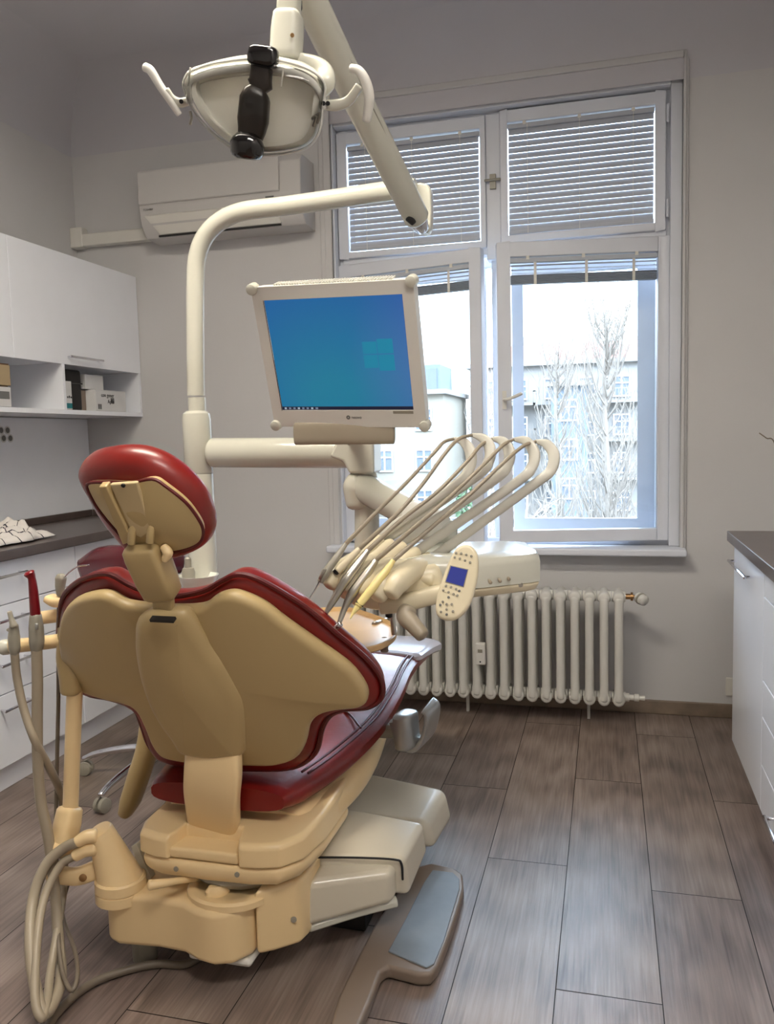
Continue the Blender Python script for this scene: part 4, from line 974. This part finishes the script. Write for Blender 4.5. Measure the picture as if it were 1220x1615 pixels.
# spring arm to console
s0, s1 = at(572, 768, Y=YC-.01), at(702, 842, Y=2.08)
obj('spring_arm', SW([s0, s1], [.043, .040], seg=22), M['pale'], t)
obj('arm_knuckle', SW([s0+V((-.01, 0, -.05)), s0+V((-.012, 0, 0)), s0+V((.0, 0, .012))], [.040, .046, .038], seg=22), M['pale'], t)
obj('arm_cap', SW([at(652, 812, Y=2.10)+V((0, .0, -.004)), at(690, 832, Y=2.06)], [.044, .045], seg=22), M['plast'], t)
obj('cap_screw', LT([(.010, 0), (.010, .004)], at(657, 821, Y=2.075), (0, -1, .3), 16), M['ink'], t)
# spring arm going up from the end plate
a0, a1, a2 = at(656, 342, Y=2.22), at(560, 150, Y=1.88), at(452, -75, Y=1.58)
obj('lamp_spring_arm', SW([a0, a0.lerp(a1, .5), a1, a1.lerp(a2, .5), a2], .0345, seg=24), M['pale'], t)
dn = (a0-a1).normalized()
obj('chrome_cap', SW([a0+dn*.006, a0+dn*.045], [.028, .020], seg=20), M['chrome'], t)
obj('cap_recess', SW([at(645, 343, Y=2.18), at(652, 352, Y=2.185)], [.012, .008], seg=12), M['ink'], t)
sd_ = (a1-a0).normalized(); off = V((.022, -.026, .006))
obj('arm_groove', SW([a0.lerp(a2, .08)+off, a2+off], .0022, seg=6, smooth=False), M['greyp'], t)

M['frost'] = glassmat('milky_plastic', (.96, .96, .94), .15)
_n = M['frost'].node_tree; _o = [x for x in _n.nodes if x.type == 'OUTPUT_MATERIAL'][0]; _m = [x for x in _n.nodes if x.type == 'MIX_SHADER'][0]
_d = _n.nodes.new('ShaderNodeBsdfDiffuse'); _d.inputs[0].default_value = (.85, .84, .80, 1); _x = _n.nodes.new('ShaderNodeMixShader'); _x.inputs[0].default_value = .6
_n.links.new(_m.outputs[0], _x.inputs[1]); _n.links.new(_d.outputs[0], _x.inputs[2]); _n.links.new(_x.outputs[0], _o.inputs[0])
# ------------------------------------------------------------------ operating lamp
t = thing('operating_lamp', 'dental operating lamp with clear shield hanging from the sprung arm', 'lamp', tuple(at(458, -70, Y=1.55)))
lp = at(462, 62, Y=1.55); lt_ = at(456, -70, Y=1.56)
obj('arm_head', SW([lt_+V((.0, 0, .03)), lt_], .040, seg=20), M['pale'], t)
obj('link', SW([at(458, -60, Y=1.55), at(455, 25, Y=1.55)], .0215, .018, seg=20, up=V((0, 1, 0)), pw=4), M['pale'], t)
obj('link_cover', SW([at(455, 26, Y=1.545), at(453, 50, Y=1.545), at(451, 92, Y=1.545)], [.0265, .0285, .0285], .026, seg=22, up=V((0, 1, 0)), pw=4), M['pale'], t)
obj('screw', LT([(.004, 0), (.004, .002)], at(461, 56, Y=1.515), (0, -1, 0), 10), M['brass'], t)
obj('black_joint', SW([at(466, 2, Y=1.57), at(466, 14, Y=1.57)], .013, seg=12), M['black'], t)
# lamp head frame: centre, normal towards viewer and down
LC = at(402, 172, Y=1.53)
nn = V((.10, -.92, -.38)).normalized(); rr2 = V((.985, .10, .0)); rr2 = (rr2-nn*rr2.dot(nn)).normalized(); uu2 = nn.cross(rr2)*-1
if uu2.z < 0: uu2 = -uu2
class Fr:
    def __init__(s, o, r, u, n): s.o, s.r, s.u, s.n, s.k, s.s0, s.kt = o, r, u, n, 0, 0, 0
    p = Surf.p; px = Surf.px
LF = Fr(LC, rr2, uu2, nn)
head_px = [(292, 140), (296, 118), (312, 108), (345, 98), (400, 92), (450, 97), (490, 110), (512, 132), (510, 165), (505, 205), (488, 230), (455, 241), (415, 244), (378, 238), (342, 215), (312, 182)]
hp2 = cr_spline([V((*LF.px(x, y, 0), 0)) for x, y in head_px], 4, True)
hc2 = V((*LF.px(405, 165, 0), 0))
def hring(sc, w, up_=0, scy=None):
    scy = sc if scy is None else scy
    return [LF.p(hc2.x+(p.x-hc2.x)*sc, hc2.y+(p.y-hc2.y)*scy+up_, w) for p in hp2]
bm = bmesh.new()
rings(bm, [hring(.80, -.02), hring(.72, -.035), hring(.55, -.055), hring(.3, -.068), hring(.08, -.072), hring(.08, -.076), hring(.32, -.073), hring(.58, -.060), hring(.76, -.040), hring(.84, -.02)])
mr = mat('dichroic_reflector', (.95, .93, .84), .35, metal=0, var=.03, coat=.3)
mr.node_tree.nodes['Principled BSDF'].inputs['Base Color'].default_value = (.92, .91, .88, 1)
_n = mr.node_tree; _b = _n.nodes['Principled BSDF']; _t = _n.nodes.new('ShaderNodeBsdfTranslucent'); _t.inputs[0].default_value = (.97, .95, .90, 1)
_x = _n.nodes.new('ShaderNodeMixShader'); _x.inputs[0].default_value = .5; _o = [x for x in _n.nodes if x.type == 'OUTPUT_MATERIAL'][0]
for l_ in list(_b.inputs['Base Color'].links): _n.links.remove(l_)
_n.links.new(_b.outputs[0], _x.inputs[1]); _n.links.new(_t.outputs[0], _x.inputs[2]); _n.links.new(_x.outputs[0], _o.inputs[0])
obj('reflector', bm, mr, t, label='cream white concave reflector')
M['frost2'] = mat('white_lamp_rim', (.90, .89, .85), .3)
bm = bmesh.new()
vs = rings(bm, [hring(.84, -.03), hring(.93, -.028), hring(.97, -.010), hring(.93, .004), hring(.84, .002)], caps=False)
n_ = len(vs[0])
for i in range(n_): bm.faces.new((vs[-1][i], vs[-1][(i+1) % n_], vs[0][(i+1) % n_], vs[0][i]))
obj('shield_rim', bm, M['frost2'], t)
bm = bmesh.new(); rings(bm, [hring(.99, -.012), hring(1.0, .006), hring(.97, .022), hring(.85, .036), hring(.6, .046), hring(.3, .050), hring(.06, .051)][::1] , caps=False)
obj('clear_shield', bm, M['shield'], t, label='bulging transparent shield')
ed_ = hring(1.0, .006); rs = []
for i in range(n_):
    tt = (ed_[(i+1) % n_]-ed_[i-1]).normalized(); a_ = LF.n; b_ = tt.cross(a_)
    rs.append([ed_[i]+a_*.004*math.cos(j*math.pi/4)+b_*.0028*math.sin(j*math.pi/4) for j in range(8)])
bm = bmesh.new(); vs = rings(bm, rs, caps=False)
for j in range(8): bm.faces.new((vs[-1][j], vs[-1][(j+1) % 8], vs[0][(j+1) % 8], vs[0][j]))
obj('shield_edge', bm, M['frost'], t, label='milky edge of the shield')
# upper white housing band with ribs
for k, (w_, u_) in enumerate(((-.02, .0), (-.008, .0), (.004, -.002))):
    top = [(296, 150), (294, 130), (298, 114), (318, 106), (350, 98), (400, 93), (450, 98), (488, 112), (508, 138), (512, 158)]
    P_ = [LF.p(LF.px(x, y, 0)[0]*(1-.01*k), LF.px(x, y, 0)[1]-.007*k, w_) for x, y in top]
    obj('housing_rib', SW(P_, .0062, seg=10), M['frost'] if k else M['pale'], t)
P_ = [LF.p(LF.px(x, y, 0)[0], LF.px(x, y, 0)[1], -.03) for x, y in ((300, 128), (330, 112), (400, 102), (470, 112), (505, 140))]
obj('housing_back', SW(P_, [.010, .016, .018, .016, .010], [.02, .03, .03, .03, .02], up=LF.n, pw=3, seg=16), M['pale'], t)
for x in (303, 449): obj('clip', SW([LF.p(*LF.px(x, 107, 0), .010), LF.p(*LF.px(x-3, 136, 0), .014)], .0016, .004, seg=8, up=LF.n), M['plast'], t)
# dark lamp holder
def LP(x, y, w): return LF.p(*LF.px(x, y, w), w)
obj('holder_cap', SW([LP(416, 78, .012), LP(415, 92, .014), LP(414, 100, .014)], [.027, .029, .028], [.018, .020, .02], up=LF.n, pw=3.5, seg=24, smooth=False), M['black'], t, label='black cap')
mb = mat('brown_black_tube', (.13, .095, .075), .3)
obj('bulb_holder', SW([LP(413, 104, .012), LP(411, 126, .014), LP(410, 133, .014), LP(407, 140, .016), LP(405, 146, .018), LP(402, 156, .020), LP(399, 190, .022), LP(397, 206, .023), LP(394, 218, .024)], [.020, .021, .024, .017, .024, .0285, .0295, .026, .023], [.014, .014, .015, .012, .016, .019, .020, .019, .018], up=LF.n, pw=3.4, seg=24, smooth=False), mb, t, label='dark brown bulb holder')
obj('holder_knob', SW([LP(391, 220, .030), LP(390, 228, .034), LP(389, 243, .036)], [.028, .033, .031], [.024, .029, .027], up=LF.n, pw=2.3, seg=28), M['black'], t, label='black round knob')
# yoke to the right
P_ = [LP(430, 98, -.045), LP(462, 96, -.05), LP(492, 101, -.045), LP(510, 112, -.03), LP(514, 130, -.012), LP(506, 146, -.008)]
obj('yoke', SW(P_, [.012, .015, .016, .017, .018, .013], [.014, .016, .016, .016, .016, .013], up=LF.n, pw=2.6, seg=16), M['pale'], t)
obj('yoke_pivot', SW([LP(440, 84, -.04), LP(444, 98, -.04)], .017, seg=16), M['pale'], t)
# handles
hr_ = obj('handle', SW([LP(507, 165, -.005), LP(530, 166, .0), LP(548, 160, .004), LP(560, 145, .008), LP(566, 136, .01)], [.009, .0105, .0095, .008, .008], [.007]*5, up=LF.n, pw=3, seg=14), M['pale'], t)
obj('grip', SW([LP(554, 108, .0), LP(566, 112, .006), LP(577, 130, .01), LP(582, 155, .012), LP(578, 190, .008)], [.008, .0085, .0095, .0095, .0085], seg=14), M['plast'], hr_)
for x in (514, 521): obj('screw', LT([(.0042, 0), (.0042, .002)], LP(x-7+3, 163, .008), LF.n, 10), M['ink'], hr_)
hl_ = obj('handle', SW([LP(296, 160, -.005), LP(282, 162, .0), LP(270, 155, .004), LP(262, 142, .006)], [.008, .009, .008, .007], [.007]*4, up=LF.n, pw=3, seg=14), M['pale'], t)
obj('grip', SW([LP(229, 106, .0), LP(238, 112, .003), LP(252, 135, .006), LP(266, 155, .008), LP(282, 180, .004)], [.0085, .0085, .008, .0075, .006], seg=14), M['plast'], hl_)
obj('screw', LT([(.0042, 0), (.0042, .002)], LP(286, 160, .008), LF.n, 10), M['ink'], hl_)
for x, y in ((498, 185), (504, 180)): obj('spring_clip', SW([LP(x-6, y+2, .004), LP(x, y, .008), LP(x-4, y+14, .006)], .0028, seg=8), M['steel'], t)
obj('spring_clip', SW([LP(300, 176, .004), LP(302, 186, .008), LP(300, 196, .006)], .0028, seg=8), M['steel'], t)

# ------------------------------------------------------------------ monitor
mc = V((-.605, 1.864, 1.457)); ya_, ti_, ro_ = -.074, .371, .036
Rm = Matrix.Rotation(ya_, 4, 'Z') @ Matrix.Rotation(ti_, 4, 'X') @ Matrix.Rotation(ro_, 4, 'Y')
MM = Matrix.Translation(mc) @ Rm           # local: x right, y back, z up
t = thing('monitor', 'flat monitor in a white frame showing a blue desktop, hung from the column arm', 'monitor', tuple(mc))
hw, hh, ow, oh, ob = .169, .135, .197, .166, .178
bm = bmesh.new(); ringbox(bm, -ow, ow, -ob, oh, -.006, .010, ow-hw, ow-hw, ob-hh, oh-hh, MM)
fr2 = obj('bezel', bm, M['plast'], t)
bm = bmesh.new(); box(bm, -ow+.004, ow-.004, .010, .045, -ob+.004, oh-.004, M=MM); obj('back_case', bm, M['plast'], t, bevel=.008)
bm = bmesh.new()
for i in range(44): box(bm, -.14+i*.0066, -.14+i*.0066+.003, .0, .030, oh+.0002, oh+.004, M=MM)
obj('cooling_ribs', bm, M['plast'], t)
for sx_i, sz_i in ((-1, oh), (1, oh), (-1, -ob), (1, -ob)):
    c = MM @ V((sx_i*(ow-.004), 0, sz_i-.004 if sz_i > 0 else sz_i+.004))
    obj('corner_bumper', LT([(.008, -.006), (.0125, -.004), (.0135, .0), (.0135, .018), (.010, .020)], c-(MM.to_3x3() @ V((0, .010, 0))), MM.to_3x3() @ V((0, 1, 0)), 18), M['pale'], t)
def screenmat():
    m = bpy.data.materials.new('blue_desktop'); m.use_nodes = True; n = m.node_tree; b = n.nodes['Principled BSDF']; Lk = n.links.new
    tx = n.nodes.new('ShaderNodeUVMap')
    def grad(cx, cy, s, pos, cols):
        mp = n.nodes.new('ShaderNodeMapping'); mp.inputs['Location'].default_value = (-cx*s[0], -cy*s[1], 0); mp.inputs['Scale'].default_value = (s[0], s[1], 1)
        g = n.nodes.new('ShaderNodeTexGradient'); g.gradient_type = 'SPHERICAL'; r = n.nodes.new('ShaderNodeValToRGB'); Lk(tx.outputs[0], mp.inputs[0]); Lk(mp.outputs[0], g.inputs[0]); Lk(g.outputs[0], r.inputs[0])
        r.color_ramp.elements[0].color = cols[0]; r.color_ramp.elements[1].color = cols[1]; r.color_ramp.elements[1].position = pos; return r
    r = grad(.42, .12, (.95, .85), .85, ((*lin((.08, .33, .60)), 1), (*lin((.09, .46, .58)), 1)))
    r2 = grad(1.15, .4, (1.7, 1.1), .9, ((0, 0, 0, 1), (*lin((.38, .22, .42)), 1)))
    ad = n.nodes.new('ShaderNodeMix'); ad.data_type = 'RGBA'; ad.blend_type = 'ADD'; ad.inputs[0].default_value = .35; Lk(r.outputs[0], ad.inputs[6]); Lk(r2.outputs[0], ad.inputs[7])
    Lk(ad.outputs[2], b.inputs['Emission Color']); b.inputs['Emission Strength'].default_value = 1.0; b.inputs['Base Color'].default_value = (.01, .015, .02, 1); b.inputs['Roughness'].default_value = .35
    return m
def emat(name, c, s=1):
    m = mat(name, (.02, .02, .02), .3, emit=c, es=s); return m
bm = bmesh.new(); uvl = bm.loops.layers.uv.new('UVMap')
vs = box(bm, -hw, hw, -.003, .004, -hh, hh, M=MM)
for f in bm.faces:
    for l in f.loops:
        q = MM.inverted() @ l.vert.co; l[uvl].uv = ((q.x+hw)/(2*hw), (q.z+hh)/(2*hh))
scr = obj('screen', bm, screenmat(), t)
scr['label'] = 'glowing blue desktop screen'
def sq(name, x0, x1, z0, z1, m, d=.0004, par=None, y=-.003): 
    bm = bmesh.new(); box(bm, x0, x1, y-d, y-.0001, z0, z1, M=MM); return obj(name, bm, m, par or scr)
wl = emat('wallpaper_pane', (.11, .50, .62))
lx0, lz0 = .062, .0
bm = bmesh.new()
for (a, b, c, d) in ((.060, .094, .002, .030), (.096, .134, .002, .036), (.060, .094, -.032, -.001), (.096, .134, -.039, -.001)):
    box(bm, a, b, -.0034, -.0031, c, d, M=MM)
obj('wallpaper_window', bm, wl, scr)
sq('taskbar', -hw, hw, -hh, -hh+.0088, emat('taskbar', (.10, .13, .22), .8))
for i in range(8):
    sq('taskbar_icon', -.163+i*.0118, -.163+i*.0118+(.0055 if i < 7 else .0065), -hh+.0022, -hh+.0066, emat('icon', (.55, .60, .68) if i % 3 else (.75, .8, .85), .8), d=.0006)
sq('black_edge', -hw-.0012, -hw, -hh, hh, M['ink'], par=t, y=-.0065)
sq('label_strip', .118, .168, -hh-.0085, -hh-.0015, M['greyp'], d=.0006, par=t, y=-.006)
R3 = MM.to_3x3()
lg = LT([(.0052, 0), (.0052, .0008)], MM @ V((.003, -.0062, -.153)), R3 @ V((0, -1, 0)), 14); lgo = obj('logo', lg, M['inkg'], t)
text('A', .006, face_mx(MM @ V((.003, -.0074, -.153)), R3 @ V((1, 0, 0)), R3 @ V((0, 0, 1))), M['plast'], lgo, ext=.0002)
text('neovo', .0105, face_mx(MM @ V((.024, -.0068, -.153)), R3 @ V((1, 0, 0)), R3 @ V((0, 0, 1))), M['inkg'], t)
bt = MM @ V((.02, .02, -ob+.005))
nk = at(556, 690, Y=2.0)
obj('neck', SW([bt+V((0, .01, .02)), bt+V((-.002, .02, -.02)), at(548, 689, Y=2.0)], .022, .010, up=V((0, 1, 0)), pw=5, seg=16, smooth=False), M['greyp'], t, label='grey neck')
obj('monitor_mount', SW([at(548, 689, Y=2.0), at(552, 690, Y=2.12), at(560, 694, Y=2.24)], .020, .012, pw=4, seg=16), M['plast'], t)
k0, k1 = at(466, 684, Y=1.93), at(620, 682, Y=1.93)
obj('grab_bar', SW([k0, k1], .0105, .028, up=V((0, 0, 1)), pw=3.2, seg=18), M['hose'], t, label='flat grey-beige grab bar')

# ------------------------------------------------------------------ instrument console
t = thing('instrument_console', 'cream dental instrument console with flat white lid on the swing arm', 'instrument console', (-.35, 1.95, .93))
# main box: seen from its long side, running away to the right
n0, n1 = at(704, 925, Z=.925), at(850, 905, Z=.925)
A0, A1 = at(650, 900, Y=1.78), at(851, 893, Y=1.93)
f0, f1 = V((-.47, 1.76, 0)), V((A1.x, A1.y, 0)); bk0, bk1 = V((-.50, 2.10, 0)), V((-.20, 2.16, 0))
zl, zh = .918, .972
ol = [f0, V((-.30, 1.80, 0)), V((A1.x-.02, A1.y-.028, 0)), V((A1.x, A1.y, 0)), V((A1.x-.005, A1.y+.05, 0)), V((-.20, 2.14, 0)), V((-.26, 2.17, 0)), bk0]
bm = bmesh.new(); cc = sum(ol, V())/len(ol)
rings(bm, [[V((cc.x+(p.x-cc.x)*s_, cc.y+(p.y-cc.y)*s_, z)) for p in ol] for s_, z in ((.90, zl-.022), (.97, zl-.008), (1, zl))]); obj('console_base', bm, M['ivory'], t, bevel=.006)
bm = bmesh.new()
rings(bm, [[V((cc.x+(p.x-cc.x)*s_, cc.y+(p.y-cc.y)*s_, z)) for p in ol] for s_, z in ((1, zl+.001), (1.005, zh-.006), (.985, zh+.004), (.93, zh+.012), (.6, zh+.019))])
obj('console_lid', bm, M['pale'], t, ang=35, label='smooth white lid')
for i, (x, y) in enumerate(((772, 916), (787, 914), (801, 911), (815, 909))):
    p = at(x, y, Y=1.80+.035*i); obj('control_knob', SW([p+V((-.002, .006, 0)), p+V((.004, -.016, -.001))], [.0035, .0042], seg=10), M['hose'], t)
obj('cap_nut', LT([(.006, 0), (.006, .004)], at(820, 922, Y=1.89), (.3, -1, 0), 12), M['steel'], t)
# front hull under the holders
hull = [(528, 925, 1.74, .014), (560, 925, 1.75, .034), (600, 928, 1.76, .040), (640, 926, 1.78, .040), (690, 915, 1.80, .034)]
obj('front_hull', SW([at(x, y, Y=Y_) for x, y, Y_, r in hull], [r for *_, r in hull], [r*1.2 for *_, r in hull], up=V((0, 0, 1)), pw=3, seg=20), M['ivory'], t)
obj('hull_trim', SW([at(600, 955, Y=1.73), at(640, 950, Y=1.735), at(690, 937, Y=1.75), at(740, 930, Y=1.76)], [.010, .020, .020, .014], [.020]*4, pw=3, seg=16), M['ivory'], t)
# instrument holders: rounded lobes in a row
lobes = [(532, 905, 1.70, .020), (556, 912, 1.70, .024), (580, 918, 1.70, .026), (606, 922, 1.70, .026), (628, 918, 1.70, .024)]
for x, y, Y_, r in lobes:
    c = at(x, y, Y=Y_)
    obj('instrument_holder', SW([c+V((-.012, -.022, -.022)), c+V((-.002, .0, .0)), c+V((.018, .05, .018)), c+V((.03, .09, .022))], [r*.7, r, r, r*.8], [r*.8, r*1.05, r, r*.8], pw=2.5, seg=18), M['ivory'], t)
# rear hose manifold: small knuckles
for i, (x, y) in enumerate(((585, 862), (604, 868), (622, 872), (643, 880), (664, 889))):
    c = at(x, y, Y=1.80+.012*i)
    obj('hose_socket', SW([c+V((-.022, -.03, -.018)), c, c+V((.016, .02, .012))], [.017, .019, .015], seg=14), M['ivory'], t)
    c = at(x+4, y+22, Y=1.77); obj('manifold_knuckle', SW([c+V((-.02, 0, 0)), c+V((.018, 0, -.004))], .016, seg=14), M['ivory'], t)
# whip arms
whips = [
 ([(585, 855), (640, 817), (721, 762), (740, 738), (742, 715), (732, 698), (716, 692)], [(716, 692), (700, 697), (686, 712), (640, 762), (590, 811), (545, 860)]),
 ([(596, 858), (650, 822), (752, 750), (770, 728), (772, 706), (762, 692), (745, 686)], [(745, 686), (724, 692), (704, 712), (665, 765), (628, 808), (566, 866)]),
 ([(622, 862), (680, 825), (779, 757), (799, 735), (803, 713), (792, 696), (776, 692)], [(776, 692), (758, 702), (738, 726), (690, 775), (635, 818), (580, 868)]),
 ([(654, 872), (720, 826), (818, 758), (838, 737), (842, 715), (829, 696), (810, 693)], [(810, 693), (793, 702), (760, 735), (715, 778), (673, 815), (592, 884)]),
 ([(671, 888), (740, 838), (843, 763), (868, 742), (873, 718), (862, 701), (845, 696)], [(845, 696), (824, 704), (790, 733), (735, 785), (673, 838), (620, 884)])]
hoses = []
for i, (w_, h_) in enumerate(whips):
    ry_ = 1.86+.010*i
    P_ = pts_at(w_, 1.83+.012*i, ry_+.03)
    obj('whip_arm', SW(P_, [.0125, .0115, .0115, .0125, .0135, .0115, .0045], [.012, .011, .0105, .007, .006, .005, .004], up=V((0, 1, 0)), pw=2.8, seg=16), M['arm'], t)
    hoses.append(pts_at(h_, ry_+.03, 1.70))
# grey grip under the console and the connection below
obj('grip_handle', SW([at(644, 962, Y=1.70), at(640, 972, Y=1.69), at(652, 986, Y=1.675), at(666, 1002, Y=1.665)], [.020, .021, .018, .0155], seg=18), M['hose'], t, label='grey-beige grip handle')
obj('stem', SW([at(613, 955, Y=1.76), at(613, 972, Y=1.76)], .008, seg=12), M['ink'], t)
obj('stem_tube', SW([at(617, 958, Y=1.77), at(621, 1000, Y=1.77)], .006, seg=12), M['steel'], t)
# keypad
kc = at(720, 919, Y=1.60); ku = (at(735, 862, Y=1.62)-at(705, 977, Y=1.58)).normalized(); kn = V((.08, -.93, .22)); kn = (kn-ku*kn.dot(ku)).normalized(); kr = ku.cross(kn)
KF = Fr(kc, kr, ku, kn)
kp = [(735, 859), (748, 866), (754, 880), (754, 905), (748, 935), (738, 960), (722, 976), (705, 979), (692, 974), (687, 962), (689, 940), (698, 912), (708, 885), (720, 865)]
kb = obj('keypad', pillow(KF, kp, -.008, .008, .008, .007, dome=.001), M['ivory'], t, label='cream keypad with small display')
def kq(name, L, m, h=.0012, w=.0008):
    P_ = [V((*KF.px(x, y, .001), 0)) for x, y in L]; bm = bmesh.new(); rings(bm, [[KF.p(p.x, p.y, w) for p in P_], [KF.p(p.x, p.y, w+h) for p in P_]]); return obj(name, bm, m, kb)
kq('display', [(711, 893), (737, 899), (730, 925), (703, 917)], M['lcd'])
kq('display_rim', [(709.5, 891.5), (738.5, 898), (731, 926.5), (701.5, 918)], M['greyp'], h=.0007)
btn = [(719, 872), (727, 873), (735, 875), (743, 877), (717, 879), (725, 881), (733, 884), (741, 887), (703, 924), (711, 926), (719, 929), (724, 932), (699, 931), (707, 934), (715, 937), (721, 939), (698, 949), (707, 942), (712, 953), (704, 953), (694, 954), (695, 965), (704, 969), (714, 964), (704, 961)]
for i, (x, y) in enumerate(btn):
    p = KF.p(*KF.px(x, y, .001), .0006)
    obj('button', LT([(.0026, 0), (.0026, .0012), (.0018, .0018)], p, KF.n, 10), M['inkg'] if i in (11, 17, 20, 22) else M['greyp'], kb)

# ------------------------------------------------------------------ instruments hanging on the console
def handpiece(name, label, hose, path, Ys, rad, m, hm='hose', hr=.0042, cat='handpiece'):
    t = thing(name, label, cat, tuple(at(*path[0], Y=Ys[0])))
    P_ = [at(x, y, Y=Y_) for (x, y), Y_ in zip(path, Ys)]
    obj('body', SW(P_, rad, seg=16), M[m], t)
    hose = hose[:-1]+[P_[0]]
    obj('hose', SW(hose, [hr*.9, hr, hr, hr, hr*1.1, hr*1.25], seg=10), M[hm], t, label='thin grey hose')
    return t, P_
t1, P1 = handpiece('multifunction_syringe', 'leftmost instrument on the console, grey syringe with a thin metal tip', hoses[0], [(545, 858), (530, 880), (512, 905), (505, 917)], (1.70, 1.68, 1.66, 1.655), [.005, .008, .0095, .007], 'greyp', hr=.004)
obj('tip', SW(pts_at([(505, 916), (497, 930), (488, 944), (485, 957)], 1.655, 1.63), [.0028, .0018, .0014, .0012], seg=8), M['chrome'], t1)
obj('trigger', SW(pts_at([(512, 898), (504, 912)], 1.645), .004, seg=8), M['steel'], t1)
t2, P2 = handpiece('dental_handpiece', 'short cream coupling, second instrument from the left on the console', hoses[1], [(566, 866), (552, 880), (538, 894), (532, 900)], (1.70, 1.69, 1.68, 1.675), [.006, .0085, .0095, .0085], 'ivory')
obj('socket', SW(pts_at([(534, 898), (529, 903)], 1.675), .007, seg=12), M['ink'], t2, label='dark open socket')
t3, P3 = handpiece('dental_handpiece', 'steel handpiece with red dot tip, third instrument from the left', hoses[2], [(580, 868), (565, 888), (545, 915), (524, 950), (514, 966)], (1.70, 1.685, 1.66, 1.64, 1.63), [.006, .0095, .0105, .0075, .005], 'steel')
obj('tip', SW(pts_at([(514, 966), (511, 971)], 1.63), .0048, seg=10), M['door_red'], t3, label='dark red tip')
t4, P4 = handpiece('dental_handpiece', 'steel turbine handpiece with bent head, fourth instrument from the left', hoses[3], [(592, 884), (578, 905), (556, 935), (543, 960), (535, 982)], (1.70, 1.685, 1.66, 1.645, 1.63), [.007, .0105, .011, .0065, .005], 'steel')
obj('head', SW(pts_at([(537, 984), (526, 992)], 1.625), [.0065, .006], seg=12), M['chrome'], t4)
t5, P5 = handpiece('dental_handpiece', 'pale yellow scaler handpiece, rightmost instrument on the console', hoses[4], [(620, 884), (607, 902), (585, 930), (565, 955)], (1.70, 1.685, 1.66, 1.64), [.0055, .008, .0095, .0085], 'yellow')
obj('ring', SW(pts_at([(568, 951), (566.5, 953)], 1.6425), .0092, seg=14, dome=False), M['ink'], t5)
obj('tip', SW(pts_at([(564, 957), (557, 966), (552, 976)], 1.64, 1.625), [.007, .004, .0012], seg=10), M['yellow'], t5)

# ------------------------------------------------------------------ tray
t = thing('instrument_tray', 'small tan tray below the console, right behind the backrest', 'tray', tuple(at(560, 985, Y=1.80)))
ty = [(488, 962), (520, 957), (556, 958), (600, 972), (622, 983), (626, 994), (618, 1006), (590, 1018), (560, 1018), (500, 990)]
P_ = cr_spline([at(x, y, Z=.80) for x, y in ty], 5, True); cc = sum(P_, V())/len(P_)
bm = bmesh.new(); rings(bm, [[cc+(p-cc)*s_+V((0, 0, z)) for p in P_] for s_, z in ((.93, -.020), (.985, -.014), (1, -.002), (.975, .0), (.95, -.004), (.92, -.010))])
obj('tray_plate', bm, M['tray'], t, bevel=.003)
obj('peg', SW([at(606, 1008, Z=.785), at(606, 1026, Z=.762)], .010, .010, seg=14), M['taupe'], t)
obj('tray_arm', SW([at(590, 985, Z=.79), at(615, 975, Z=.79), at(620, 950, Y=1.95)], .008, seg=12), M['steel'], t)
